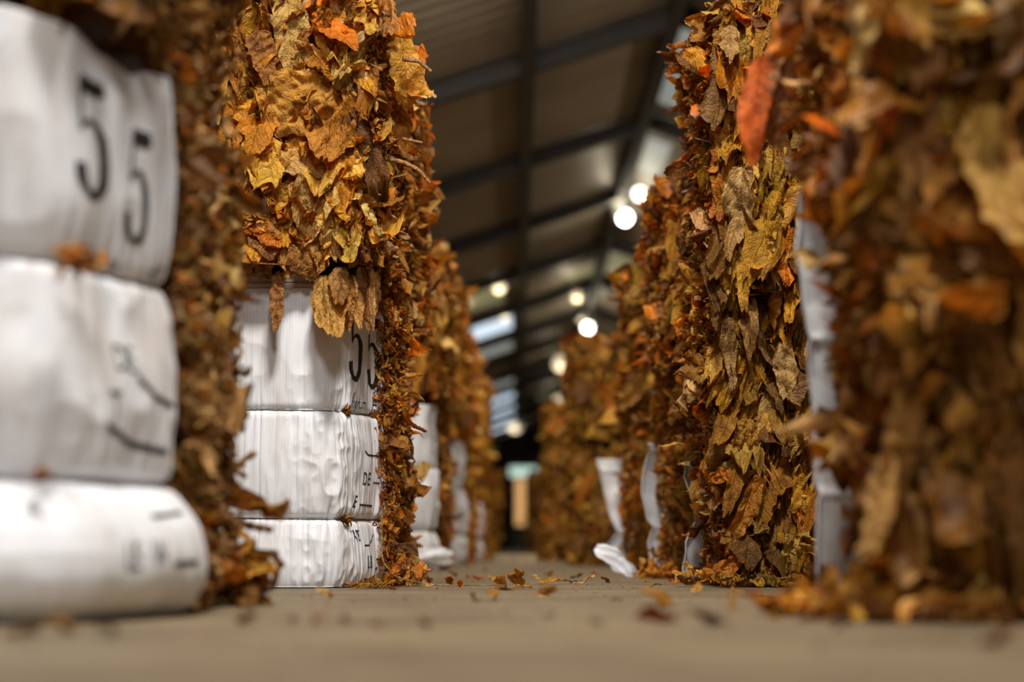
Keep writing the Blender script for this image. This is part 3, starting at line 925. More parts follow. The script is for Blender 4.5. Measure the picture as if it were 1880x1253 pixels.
INK('printed_numeral', lambda m: sh.five(m, q0 + .265, .74, .24, .085))
INK('printed_lettering', lambda m: sh.text(m, 'indyfum', q0 + .17, .675, .05, .6))
INK('printed_lettering', lambda m: sh.text(m, 'HT', q0 + .37, .675, .05, .9))
INK('printed_lettering', lambda m: sh.text(m, 'DE', q0 + .20, .475, .075, .8))
INK('printed_line', lambda m: sh.stroke(m, [(q0 + .28, .47), (q0 + .34, .435), (q0 + .43, .42)], [.006] * 3))
INK('printed_lettering', lambda m: sh.text(m, 'T', q0 + .17, .375, .085, .8))
INK('printed_line', lambda m: sh.stroke(m, [(q0 + .16, .365), (q0 + .25, .335), (q0 + .40, .325)], [.007] * 3))
INK('printed_lettering', lambda m: sh.text(m, 'LE', q0 + .12, .095, .075, .7, .3))
INK('printed_lettering', lambda m: sh.text(m, 'W', q0 + .215, .10, .075, .8, .3))
INK('printed_line', lambda m: sh.stroke(m, [(q0 + .30, .105), (q0 + .40, .108)], [.005] * 2))
INK('printed_line', lambda m: sh.stroke(m, [(q0 + .28, .195), (q0 + .40, .205)], [.004] * 2))
t = empty('tobacco_bale', (-.95, 4.1, HB + .05), 'loose brown leaf bale on top of the nearest left white carton bale', 'tobacco bale', GLU)
pa, at = leaf_body(t, -1, .715, 3.62, 4.80, HB + .07, 2.05, 12, big=160, mid=240, flakes=2600, ures=(9, 16), parts=24, pal_f=PAL_DIM, pal_s=PAL_TAN)

# ---- L2: stack in focus
t2 = empty('tobacco_bale', (-.95, 7.3, 0), 'sharp white carton bale in the left row, 5 5 print half covered by hanging leaves', 'tobacco bale', GLL)
leaf_body(t2, -1, .455, 6.83, 7.95, 0, HB - .02, 13, big=0, mid=420, flakes=5200, ures=(11, 20), front=False, side_from=0.27, pal_s=PAL_SIDE, top=False, core_y0=7.15)
sh2, pa2 = card_left(t2, (-.617, 6.78), (-.485, 7.16), 22, [(0, .235, .024, .8), (.235, .605, .022, .85), (.605, 1.075, .010, 1.0)], 1.075, r=.09, x_out=-1.5,
                     corner_mess=0.6, crumple=.005, wr=.008)
q2 = pa2.q0
s2 = q2 + .385
sh2.build(t2, pa2.l1 - .80, s2, step=.0036)
for z in (.235, .605):
    sh2.wire(t2, z, pa2.l1 - .80, s2, .0018)
sh2.build(t2, pa2.l1 - .80, pa2.l1 + .1, name='carton_rim', material=M_RIM, z0=1.022, z1=1.041, off=.006, step=.008)
sh2.build(t2, pa2.l1 - .80, pa2.l1 + .1, name='carton_rim', material=M_RIM, z0=1.044, z1=1.068, off=.009, step=.008)
INK = lambda name, fn: mark(sh2, t2, name, fn)
INK('printed_numeral', lambda m: sh2.five(m, q2 + .09, .715, .25, .11))
INK('printed_numeral', lambda m: sh2.five(m, q2 + .25, .70, .25, .105))
INK('printed_lettering', lambda m: sh2.text(m, 'indyfum', q2 + .13, .622, .055, .6, .2))
INK('printed_lettering', lambda m: sh2.text(m, 'HT', q2 + .305, .622, .06, .8, .1))
INK('printed_line', lambda m: sh2.stroke(m, [(q2 + .215, .475), (q2 + .235, .46), (q2 + .33, .46)], [.003] * 3))
INK('printed_lettering', lambda m: sh2.text(m, 'DE', q2 + .19, .355, .065, .8, .2))
INK('printed_line', lambda m: sh2.stroke(m, [(q2 + .285, .365), (q2 + .34, .365)], [.0022] * 2))
INK('printed_lettering', lambda m: sh2.text(m, 'E', q2 + .12, .275, .06, .9, .2))
INK('printed_line', lambda m: sh2.stroke(m, [(q2 + .18, .285), (q2 + .29, .283)], [.003] * 2))
INK('printed_lettering', lambda m: sh2.text(m, 'NE', q2 + .13, .16, .055, .8, -.25))
INK('printed_line', lambda m: sh2.stroke(m, [(q2 + .21, .145), (q2 + .25, .145), (q2 + .305, .185)], [.0025] * 3))
INK('printed_lettering', lambda m: sh2.text(m, 'LB', q2 + .225, .065, .065, .8))
INK('printed_line', lambda m: sh2.stroke(m, [(q2 + .315, .095), (q2 + .345, .102)], [.003] * 2))

t = empty('tobacco_bale', (-.95, 7.2, HB + .03), 'golden leaf bale overhanging the sharp white carton bale in the left row', 'tobacco bale', GLU)
pa, at = leaf_body(t, -1, .475, 6.68, 7.95, HB + .06, 2.03, 14, big=420, mid=420, flakes=5200, ures=(14, 26), hi=(26, 44), parts=90, pal_f=PAL_GOLD, pal_s=PAL_SIDE, fscale=1.0, lean=-.01)
rr = np.random.default_rng(5)
stems(t, at, pa, rr, 12, HB + .1, 1.95)
# leaves hanging from its lower edge over the carton
hang = [  # px, py of the top, length, width, tint, seed
    (505, 498, .205, .05, (0.36, 0.17, 0.045), 1), (604, 522, .24, .13, (0.62, 0.38, 0.10), 2), (592, 500, .20, .10, (0.50, 0.30, 0.07), 3),
    (640, 505, .19, .06, (0.50, 0.27, 0.07), 4), (655, 515, .18, .05, (0.55, 0.30, 0.08), 5), (672, 505, .20, .045, (0.42, 0.20, 0.05), 6),
    (688, 500, .16, .05, (0.50, 0.26, 0.07), 7), (450, 452, .13, .10, (0.40, 0.20, 0.05), 8), (480, 458, .12, .09, (0.34, 0.16, 0.04), 9),
    (545, 452, .10, .10, (0.30, 0.13, 0.03), 10), (565, 448, .12, .12, (0.50, 0.27, 0.06), 11), (620, 490, .14, .08, (0.38, 0.2, 0.05), 12), (525, 450, .11, .1, (0.44, 0.22, 0.05), 13), (660, 490, .14, .06, (0.3, .15, .05), 14), (680, 490, .22, .03, (0.5, .3, .1), 15), (632, 500, .15, .05, (0.46, .22, .05), 16)]
for (px, py, L, Wd, tint, sd) in hang:
    d = 6.66 + (0.0 if px < 620 else (px - 620) * .0022)
    pz = wz(py, d)
    P, luv, tn, f0 = bit((wx(px, d), d, pz - L / 2), L, Wd, 100 + sd, tint, nrm=(0.2, -1, 0.1), ay=(0.02 * math.sin(sd * 3), 0, -1), nu=18, nv=36, crump=.9, fold=.4, curl=.6, shape=.8)
    m = MB(); m.add(P, f0, tn, luv); m.build('hanging_leaf', M_LEAF, t)
# large golden leaves in the middle of the face
feature = [(540, 190, .30, .26, (0.60, 0.31, 0.05), 1, (0.9, 0, -.4)), (600, 235, .26, .20, (0.50, 0.22, 0.03), 2, (-.3, 0, -1)), (525, 60, .28, .15, (0.64, 0.42, 0.12), 3, (.1, 0, -1)),
           (555, 120, .20, .15, (0.62, 0.38, 0.11), 4, (.7, 0, -.6)), (460, 330, .24, .17, (0.60, 0.37, 0.10), 5, (.3, 0, -1)), (655, 70, .24, .09, (0.52, 0.30, 0.10), 6, (-.2, 0, -1)),
           (560, 300, .22, .12, (0.62, 0.38, 0.11), 7, (1, 0, -.2)), (560, 400, .26, .10, (0.64, 0.42, 0.13), 8, (.35, 0, -1)), (600, 410, .24, .10, (0.62, 0.40, 0.12), 9, (.15, 0, -1)),
           (700, 30, .2, .1, (0.45, 0.22, 0.06), 10, (.1, 0, -1)), (640, 180, .16, .10, (0.42, 0.19, 0.03), 11, (.2, 0, -1)), (470, 110, .2, .12, (0.34, 0.15, 0.03), 12, (.1, 0, -1)), (480, 440, .16, .12, (.36, .17, .05), 13, (.2, 0, -1)), (570, 355, .2, .1, (.58, .36, .11), 14, (.5, 0, -1))]
for (px, py, L, Wd, tint, sd, ay) in feature:
    d = 6.64 if px < 640 else 6.70
    P, luv, tn, f0 = bit((wx(px, d), d, wz(py, d)), L, Wd, 300 + sd, tint, nrm=(0.15, -1, 0.15), ay=ay, nu=36, nv=54, crump=.75, fold=.4, curl=.5, shape=.8, pleat=1.4)
    m = MB(); m.add(P, f0, tn, luv); m.build('tobacco_leaf', M_LEAF, t)
# big bright leaf and thick stems sticking out on the aisle edge
for (px, py, d, L, Wd, tint, sd) in ((745, 130, 7.0, .30, .14, (0.70, 0.38, 0.05), 41), (752, 170, 7.15, .22, .12, (0.72, 0.38, 0.04), 42), (735, 230, 7.2, .22, .1, (0.55, 0.27, 0.05), 43), (750, 55, 7.1, .14, .09, (.38, .17, .04), 44)):
    P, luv, tn, f0 = bit((wx(px, d), d, wz(py, d)), L, Wd, sd, tint, nrm=(0.5, -1, 0.1), ay=(.25, 0, -1), nu=22, nv=34, crump=.6, fold=.5, curl=.6)
    m = MB(); m.add(P, f0, tn, luv); m.build('tobacco_leaf', M_LEAF, t)
for (pts, r0, tint) in (([(735, 108), (765, 110), (787, 126)], .009, (0.45, 0.27, 0.14)), ([(690, 288), (735, 295), (765, 308), (785, 330)], .009, (0.52, 0.30, 0.12)), ([(735, 255), (772, 260)], .007, (0.50, 0.28, 0.10)),
                        ([(650, 395), (680, 365), (715, 345)], .005, (.5, .3, .12)), ([(425, 268), (440, 262), (470, 275)], .006, (.5, .33, .18))):
    d = 6.95
    pp = np.array([(wx(a, d), d + .02 * i, wz(b, d)) for i, (a, b) in enumerate(pts)])
    tt = np.linspace(0, len(pp) - 1, 9)
    pp = np.stack([np.interp(tt, range(len(pp)), pp[:, j]) for j in range(3)], 1)
    m = MB(); tube(m, pp, np.linspace(r0, r0 * .7, 9), 7, np.array(tint)); m.build('leaf_stem', M_LEAF, t)


def far_bale(side, d, xa, z0, z1, label, cat_group, seed, card=True, depth=1.15, lod=0, pal=None, sheet_off=0.0, wid=1.1):
    """a bale further down a row, leaf with its strip of white carton"""
    sgn = -1 if side == 'L' else 1
    t = empty('tobacco_bale', (sgn * (xa + .5), d + depth / 2, z0), label, 'tobacco bale', cat_group)
    low = z0 < .1
    res = [((12, 22), 300, 2600), ((9, 16), 220, 1700), ((7, 12), 160, 900)][lod]
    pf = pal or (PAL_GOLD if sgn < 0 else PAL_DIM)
    hascard = card and low
    pa, at = leaf_body(t, sgn, xa, d, d + depth, z0, z1, seed, big=res[1], mid=res[1], flakes=res[2], ures=res[0], parts=(0 if lod else 30),
                       front=not (hascard and sgn < 0), side_from=(.2 if hascard and sgn < 0 else 0), side_to=(.8 if hascard and sgn > 0 else 1.0), pal_f=pf, pal_s=(PAL_SIDE if lod < 2 else pf), top=not low or z1 < 1.2 and lod == 2, width=wid)
    return t


def card_right(t, xe, y1, segs, ztop, seed, lean, step=.006, **kw):
    """board on the far end of a right-hand bale; its free edge sticks out past the leaf into the aisle"""
    kw.setdefault('pin', .005)
    pa = Path((xe + .004, y1 - .016), (xe, y1), (xe + .9, y1), .008)
    sh = Sheet(pa, segs, ztop, seed, lean=lean, **kw)
    sh.build(t, 0.0, .9, step=step)
    for (a, b, B, sk) in segs[:-1]:
        sh.wire(t, b, 0, .6)
    return sh, pa


SEG3 = [(0, .24, .035, .8), (.24, .62, .03, .85), (.62, 1.05, .015, 1)]
# stack right behind L2 (all leaf)
far_bale('L', 8.05, .53, 0, HB, 'lower leaf bale directly behind the sharp white carton bale', GLL, 31, card=False, lod=1)
far_bale('L', 8.05, .43, HB + .02, 2.0, 'upper leaf bale directly behind the golden overhanging one', GLU, 32, lod=1)
# L3
t = far_bale('L', 12.0, .475, 0, HB, 'second blurred white carton bale, left row, beyond the sharp one', GLL, 33, lod=1)
sh, pa = card_left(t, (-.56, 11.94), (-.47, 12.2), 24, SEG3, 1.0, r=.10, x_out=-1.4, crumple=.014)
sh.build(t, pa.l1 - .45, pa.l1 + pa.la + .12, step=.012); [sh.wire(t, z, pa.l1 - .45, pa.l1 + pa.la + .12, .003) for z in (.24, .62)]
m = MB(); P, luv, tn, f0 = bit((-.50, 11.80, .075), .25, .15, 9, (1, 1, 1), nrm=(.3, -1, .3), ay=(1, 0, 0), nu=16, nv=24, crump=.8, fold=.5, curl=.5, shape=.3)
P[:, 2] = np.maximum(P[:, 2], .004)
m.add(P, f0, tn, luv); m.build('loose_carton_flap', M_CARD, t)
far_bale('L', 11.9, .44, HB, 1.93, 'golden leaf bale on the second white carton bale of the left row', GLU, 34, lod=1)
far_bale('L', 13.3, .50, 0, HB, 'lower leaf bale behind the second white carton bale, left row', GLL, 35, card=False, lod=2)
far_bale('L', 13.3, .405, HB, 1.93, 'upper leaf bale behind the second golden stack, left row', GLU, 36, lod=2)
# L4
t = far_bale('L', 16.2, .43, 0, HB, 'third white carton bale, left row, a narrow pale strip', GLL, 37, lod=2)
sh, pa = card_left(t, (-.50, 16.12), (-.42, 16.4), 25, SEG3, 1.0, r=.12, x_out=-1.2, crumple=.02)
sh.build(t, pa.l1 - .35, pa.l1 + pa.la + .15, step=.015); [sh.wire(t, z, pa.l1 - .3, pa.l1 + pa.la + .12, .004) for z in (.24, .62)]
far_bale('L', 16.1, .40, HB, 1.86, 'leaf bale on the third white carton bale of the left row', GLU, 38, lod=2)
far_bale('L', 17.5, .405, 0, HB, 'lower leaf bale behind the third white carton bale, left row', GLL, 39, card=False, lod=2)
far_bale('L', 17.5, .37, HB, 1.84, 'upper leaf bale behind the third stack, left row', GLU, 40, lod=2)
# L5
t = far_bale('L', 21.0, .36, 0, HB, 'fourth carton bale, left row, only a faint white patch showing', GLL, 51, lod=2)
sh, pa = card_left(t, (-.42, 20.93), (-.36, 21.2), 26, SEG3, .62, r=.12, x_out=-1.2, crumple=.02)
sh.build(t, pa.l1 - .2, pa.l1 + pa.la + .1, step=.02)
far_bale('L', 21.0, .33, HB, 1.9, 'leaf bale on the fourth carton bale of the left row', GLU, 52, lod=2)
far_bale('L', 27.0, .25, 0, 1.15, 'farthest single leaf bale at the end of the left row', GLL, 53, card=False, lod=2)

# ================================================================== RIGHT ROW
# ---- R1
t = empty('tobacco_bale', (1.2, 4.2, 0), 'nearest right bale, large blurred brown leaves above the bare floor', 'tobacco bale', GRL)
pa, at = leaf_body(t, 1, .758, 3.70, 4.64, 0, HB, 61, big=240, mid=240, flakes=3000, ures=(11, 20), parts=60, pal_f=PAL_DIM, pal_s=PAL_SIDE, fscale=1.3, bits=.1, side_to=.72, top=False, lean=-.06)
stems(t, at, pa, rr, 6, .2, 1.0)
sh, pq = card_right(t, .660, 4.62, [(0, .26, .007, .8), (.26, .62, .007, .85), (.62, 1.05, .004, 1)], 1.01, 62, lean=([0, .2, .45, .7, .9, 1.05], [.035, .03, .025, .012, -.003, .01]), step=.006, crumple=.008)
for (px, py, L, Wd, tint, sd, ay) in ((1700, 420, .30, .09, (.46, .26, .09), 201, (.05, 0, -1)), (1830, 400, .42, .16, (.46, .27, .05), 202, (.1, 0, -1)), (1765, 610, .26, .16, (.56, .28, .03), 203, (.1, 0, -1)), (1690, 560, .2, .07, (.5, .3, .08), 204, (-.2, 0, -1)),
                                      (1640, 800, .28, .10, (.30, .15, .025), 205, (-.3, 0, -1)), (1740, 890, .26, .10, (.24, .11, .018), 206, (.3, 0, -1)), (1700, 1000, .2, .09, (.30, .16, .03), 207, (.1, 0, -1)), (1850, 720, .34, .16, (.24, .11, .02), 208, (.2, 0, -1)), (1840, 960, .3, .16, (.2, .1, .02), 209, (-.2, 0, -1)), (1610, 940, .22, .08, (.42, .24, .06), 210, (-.1, 0, -1))):
    d = 3.66
    P, luv, tn, f0 = bit((wx(px, d), d, wz(py, d)), L, Wd, sd, tint, nrm=(-.15, -1, .2), ay=ay, nu=22, nv=36, crump=.9, fold=.6, curl=.8, shape=.6, pleat=1.8)
    P[:, 2] = np.maximum(P[:, 2], .006)
    m = MB(); m.add(P, f0, tn, luv); m.build('tobacco_leaf', M_LEAF, t)
for z in (.14, .36, .45, .72):
    mark(sh, t, 'printed_line', lambda m: sh.stroke(m, [(.02, z), (.07, z - .004)], [.0035] * 2))
t = empty('tobacco_bale', (1.2, 4.2, HB), 'brown leaf bale stacked on the nearest right bale, at the frame edge', 'tobacco bale', GRU)
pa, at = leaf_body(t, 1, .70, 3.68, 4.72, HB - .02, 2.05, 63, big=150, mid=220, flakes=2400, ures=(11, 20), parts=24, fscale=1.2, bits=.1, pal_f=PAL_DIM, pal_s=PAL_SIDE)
for (px, py, L, Wd, tint, sd, ay) in ((1720, 85, .24, .12, (.50, .34, .08), 221, (1, 0, -.1)), (1610, 110, .22, .07, (.5, .33, .09), 222, (-.4, 0, -1)), (1720, 260, .3, .10, (.34, .17, .06), 223, (.0, 0, -1)), (1850, 200, .26, .12, (.22, .12, .03), 224, (.1, 0, -1))):
    d = 3.62
    P, luv, tn, f0 = bit((wx(px, d), d, max(wz(py, d), 1.12)), L, Wd, sd, tint, nrm=(-.15, -1, .2), ay=ay, nu=22, nv=36, crump=.9, fold=.6, curl=.8, shape=.6, pleat=1.8)
    m = MB(); m.add(P, f0, tn, luv); m.build('tobacco_leaf', M_LEAF, t)
# long red-orange leaf hanging at its far edge
for (px, py, L, Wd, tint, sd) in ((1395, 205, .28, .095, (0.62, 0.13, 0.010), 71), (1425, 110, .22, .09, (0.40, 0.20, 0.08), 72), (1440, 175, .26, .08, (0.24, 0.10, 0.03), 73)):
    d = 4.85
    P, luv, tn, f0 = bit((wx(px, d), d, wz(py, d)), L, Wd, sd, tint, nrm=(-.4, -1, .1), ay=(-.12, 0, -1), nu=20, nv=34, crump=.5, fold=.5, curl=.8)
    m = MB(); m.add(P, f0, tn, luv)
    m.build('tobacco_leaf', M_LEAF, t)
# ---- R2
t = empty('tobacco_bale', (1.2, 7.5, 0), 'sharp olive-brown leaf bale in the right row, draped with long folded leaves', 'tobacco bale', GRL)
pa, at = leaf_body(t, 1, .765, 7.02, 8.0, 0, HB, 64, big=620, mid=300, flakes=3200, ures=(14, 28), hi=(24, 48), parts=95, pal_f=PAL_OLIVE, pal_s=PAL_SIDE, fscale=1.2, bits=.25, drape=1, side_to=.85, top=False, lean=-.08)
stems(t, at, pa, rr, 6, .2, 1.0)
sh, pq = card_right(t, .672, 7.98, [(0, .245, .02, .8), (.245, .60, .02, .85), (.60, 1.0, .01, 1)], .92, 65, lean=([0, .10, .22, .30, .42, .55, .9], [-.012, .012, .03, .05, .01, .03, .02]), step=.005, crumple=.008)
mark(sh, t, 'printed_line', lambda m: sh.stroke(m, [(.02, .39), (.06, .39)], [.0035] * 2))
# long orange leaf sweeping down to the floor, and yellow ones near its foot
for (px, py, L, Wd, tint, sd, ay) in ((1365, 955, .32, .085, (0.60, 0.27, 0.035), 81, (-.35, 0, -1)), (1335, 1040, .18, .06, (0.55, 0.21, 0.03), 82, (-.8, 0, -.6)), (1455, 1020, .15, .09, (0.60, 0.42, 0.10), 83, (.3, 0, -1)),
                                      (1490, 1000, .13, .09, (0.50, 0.32, 0.05), 84, (.8, 0, -.2)), (1365, 810, .16, .09, (0.50, 0.27, 0.04), 85, (-.3, 0, -1)), (1318, 875, .09, .05, (0.55, 0.20, 0.02), 86, (-1, 0, -.1)),
                                      (1400, 780, .30, .06, (0.44, 0.27, 0.08), 87, (-.25, 0, -1)), (1445, 680, .2, .1, (.5, .33, .12), 88, (.1, 0, -1)), (1380, 600, .25, .07, (.42, .26, .09), 89, (.05, 0, -1)), (1475, 760, .24, .12, (.4, .22, .06), 90, (.0, 0, -1)), (1340, 650, .25, .07, (.4, .25, .09), 91, (.0, 0, -1))):
    d = 6.95
    P, luv, tn, f0 = bit((wx(px, d), d, wz(py, d)), L, Wd, sd, tint, nrm=(-.15, -1, .2), ay=ay, nu=28, nv=48, crump=.8, fold=.45, curl=.5, shape=.7, pleat=2.2)
    P[:, 2] = np.maximum(P[:, 2], .006)
    m = MB(); m.add(P, f0, tn, luv); m.build('tobacco_leaf', M_LEAF, t)
t = empty('tobacco_bale', (1.2, 7.5, HB), 'leaf bale stacked on the sharp olive-brown bale of the right row', 'tobacco bale', GRU)
pa, at = leaf_body(t, 1, .705, 6.98, 8.05, HB, 2.06, 66, big=560, mid=360, flakes=3200, ures=(14, 26), hi=(22, 40), parts=95, pal_f=PAL_OLIVE, pal_s=PAL_SIDE, fscale=1.15, bits=.3, drape=1)
stems(t, at, pa, rr, 8, HB + .1, 1.95)
for (px, py, L, Wd, tint, sd, ay) in ((1365, 380, .28, .15, (0.52, 0.34, 0.12), 92, (-.1, 0, -1)), (1350, 440, .20, .07, (0.45, 0.28, 0.09), 93, (-.3, 0, -1)), (1285, 110, .10, .08, (0.68, 0.34, 0.03), 94, (.2, 0, -1)), (1350, 80, .16, .08, (.45, .28, .1), 95, (.1, 0, -1))):
    d = 6.9
    P, luv, tn, f0 = bit((wx(px, d), d, wz(py, d)), L, Wd, sd, tint, nrm=(-.25, -1, .2), ay=ay, nu=28, nv=48, crump=.8, fold=.5, curl=.5, pleat=2.0)
    m = MB(); m.add(P, f0, tn, luv); m.build('tobacco_leaf', M_LEAF, t)
rk = np.random.default_rng(77)          # leaves bridging the joint between the two bales
for i in range(22):
    px = rk.uniform(1300, 1500); d = 6.92
    P, luv, tn, f0 = bit((wx(px, d), d, HB + rk.uniform(-.06, .12)), rk.uniform(.16, .30), rk.uniform(.05, .10), 600 + i, pick(PAL_OLIVE, 1, rk)[0], nrm=(-.15, -1, .15), ay=(rk.uniform(-.3, .3), 0, -1), nu=20, nv=36, crump=.8, fold=.5, curl=.5, shape=.6, pleat=2.4)
    m = MB(); m.add(P, f0, tn, luv); m.build('tobacco_leaf', M_LEAF, t)
# ---- R3 .. R7
t = far_bale('R', 9.0, .72, 0, .95, 'right row leaf bale just beyond the sharp one, narrow white strip', GRL, 67, lod=0, depth=1.0, pal=PAL_OLIVE)
card_right(t, .665, 9.98, SEG3, .66, 68, lean=([0, .2, .4, .66], [.05, .01, .0, -.0]), step=.01, crumple=.012)
far_bale('R', 8.95, .68, .95, 1.80, 'upper leaf bale just beyond the sharp right stack', GRU, 69, lod=0, depth=1.0, pal=PAL_OLIVE)
t = far_bale('R', 11.6, .70, 0, .95, 'right row leaf bale with bunched white carton hanging at its aisle corner', GRL, 70, lod=1, depth=1.0, pal=PAL_OLIVE)
card_right(t, .56, 12.58, SEG3, .70, 71, lean=([0, .1, .3, .5, .70], [.06, .05, .08, .02, -.03]), step=.012, crumple=.03)
far_bale('R', 11.6, .675, .95, 1.76, 'upper leaf bale over the bunched white carton, right row', GRU, 72, lod=1, depth=1.0, pal=PAL_OLIVE)
far_bale('R', 15.2, .44, 0, 1.0, 'lower leaf bale of the fifth right stack, blurred brown', GRL, 73, lod=2, depth=1.1, card=False, pal=PAL_DIM)
far_bale('R', 15.2, .43, 1.0, 1.75, 'upper leaf bale of the fifth right stack, blurred brown', GRU, 74, lod=2, depth=1.1, pal=PAL_DIM)
far_bale('R', 20.5, .33, 0, 1.0, 'lower leaf bale of the sixth right stack, very blurred', GRL, 75, lod=2, depth=1.1, card=False, pal=PAL_DIM)
far_bale('R', 20.5, .34, 1.0, 1.62, 'upper leaf bale of the sixth right stack, very blurred', GRU, 76, lod=2, depth=1.1, pal=PAL_DIM)
far_bale('R', 27.0, .21, 0, 1.15, 'farthest single leaf bale at the end of the right row', GRL, 77, card=False, lod=2)

# ================================================================== LOOSE THINGS
# torn white carton piece on the floor by the right row
x, y = ground(1165, 1062)
P, luv, tn, f0 = bit((x - .09, y, .07), .21, .10, 404, (1, 1, 1), nrm=(.1, -1, .6), ay=(1, 0, -.75), nu=22, nv=30, crump=.5, fold=.25, curl=.4, shape=.55)
P[:, 2] -= P[:, 2].min() - .003
m = MB(); m.add(P, f0, tn, luv)
tag(m.build('torn_carton_piece', M_CARD, origin=(x, y, 0)), 'crumpled torn piece of white carton on the floor by the right row', 'cardboard scrap')

# leaf tufts caught under the wires
def tuft(x, y, z, size, n, label, seed, pal=PAL_OLIVE, flat=1.0, name='leaf_tuft'):
    r = np.random.default_rng(seed)
    d = r.normal(0, 1, (n, 3)); d /= np.linalg.norm(d, axis=1, keepdims=True)
    mb = MB()
    p = np.array([x, y, z]) + d * size * np.array([.35, .25, .3 * flat])
    L = r.uniform(.5, 1.0, n) * size; ax, ay, az = frames(r, d, 0.4, .8, .6)
    P, luv = leaf_batch(r, p - ay * (L * .4)[:, None], ax, ay, az, L, L * .5, 7, 10, crump=1.6)
    P[..., 2] = np.maximum(P[..., 2], .003)
    mb.add(P.reshape(-1, 3), (grid_faces(7, 10)[None] + (np.arange(n) * 70)[:, None, None]).reshape(-1, 4), np.repeat(pick(pal, n, r), 70, 0), luv.reshape(-1, 3))
    return tag(mb.build(name, M_LEAF, origin=(x, y, min(z, z))), label, 'leaf tuft', 'leaf tufts caught on the wires')


q = sh2.P(q2 + .09, .605, .008); tuft(q[0], q[1], q[2], .045, 34, 'brown leaf tuft on the upper wire of the sharp white bale', 1, PAL_SIDE)
q = sh2.P(q2 + .08, .23, .008); tuft(q[0], q[1], q[2] - .01, .05, 16, 'leaf tuft on the lower wire of the sharp white bale', 2)
d = 3.53
tuft(wx(140, d), d, wz(480, d), .06, 20, 'blurred brown leaf tuft on the upper wire of the nearest left bale', 3, PAL_SIDE)
tuft(wx(75, d), d, wz(872, d), .035, 12, 'small leaf tuft on the lower wire of the nearest left bale', 4, PAL_SIDE)

# ragged leaf heaps at the bales' feet
def heap(px, d, w, h, n, label, seed, pal, dy=.12, Ls=(.06, .2), group=None, cat='leaf heap'):
    r = np.random.default_rng(seed)
    x0 = wx(px, d)
    pos = np.stack([x0 + r.normal(0, w, n), d + r.normal(0, dy, n), np.abs(r.normal(0, h, n)) + .01], 1)
    L = r.uniform(*Ls, n); nr = np.tile([0, -.4, 1.0], (n, 1))
    ax, ay, az = frames(r, nr, .15, .9, .5)
    P, luv = leaf_batch(r, pos - ay * (L * .5)[:, None], ax, ay, az, L, L * r.uniform(.3, .6, n), 12, 20, crump=1.1)
    P[..., 2] = np.maximum(P[..., 2], .003)
    t = pick(pal, n, r)
    top = empty('leaf_heap', (x0, d, 0), label, cat, group)
    k = min(n, 30)
    single_leaves(top, P[:k], luv[:k], t[:k], grid_faces(12, 20))
    if n > k:
        mb = MB(); mb.add(P[k:].reshape(-1, 3), (grid_faces(12, 20)[None] + (np.arange(n - k) * 240)[:, None, None]).reshape(-1, 4), np.repeat(t[k:], 240, 0), luv[k:].reshape(-1, 3))
        tag(mb.build('loose_leaves', M_LEAF, top), kind='stuff')


heap(445, 4.75, .035, .07, 46, 'ragged dark leaf clump at the foot of the nearest left bale', 1, PAL_DIM, .10, (.06, .16))
heap(745, 7.3, .03, .05, 40, 'ragged leaf clump at the foot of the sharp white carton bale', 2, PAL_SIDE, .2, (.05, .14))
heap(1330, 6.95, .05, .012, 40, 'low leaf litter at the foot of the sharp right bale', 3, PAL_OLIVE, .06, (.03, .10))
heap(1440, 6.95, .06, .012, 36, 'dark leaf litter under the front of the sharp right bale', 4, PAL_OLIVE, .05, (.04, .12))
heap(1215, 8.85, .05, .03, 34, 'curled leaf litter at the foot of the third right bale', 5, PAL_GOLD, .08, (.05, .13))
heap(1470, 4.0, .06, .014, 40, 'blurred orange leaf litter on the floor before the nearest right bale', 6, PAL_GOLD, .05, (.04, .11))
heap(1640, 3.72, .09, .018, 44, 'blurred leaf litter along the foot of the nearest right bale', 7, PAL_DIM, .05, (.05, .12))
heap(1800, 3.66, .08, .018, 36, 'blurred leaf litter at the right edge of the frame', 8, PAL_DIM, .05, (.05, .12))
heap(1525, 4.72, .025, .05, 22, 'red-brown leaf clump under the white strip of the nearest right bale', 9, [((.30, .09, .02), 2), ((.4, .15, .03), 1), ((.2, .08, .03), 1)], .05, (.06, .14))
heap(690, 6.72, .05, .006, 40, 'thin leaf litter in front of the sharp white carton bale', 10, PAL_OLIVE, .05, (.02, .06))

# projecting leaf clumps on the far edge of the nearest left bale
for (pts, lab) in (([(395, 870), (430, 858), (468, 832)], 'rolled'), ([(440, 960), (470, 968), (500, 975)], 'rolled'), ([(470, 1020), (505, 1015), (515, 1040), (500, 1085)], 'curved')):
    d = 4.8
    pp = np.array([(wx(a, d), d + .01 * i, wz(b, d)) for i, (a, b) in enumerate(pts)])
    tt = np.linspace(0, len(pp) - 1, 12); pp = np.stack([np.interp(tt, range(len(pp)), pp[:, j]) for j in range(3)], 1)
    pp += np.random.default_rng(3).normal(0, .002, pp.shape)
    m = MB(); tube(m, pp, .011 * (1.1 + .4 * np.sin(np.arange(12) * 2.1)) * np.linspace(1, .6, 12), 7, np.array((.30, .14, .04)))
    par = [o for o in COL.objects if o.name == 'tobacco_bale'][0]
    m.build('rolled_leaf', M_LEAF, par)

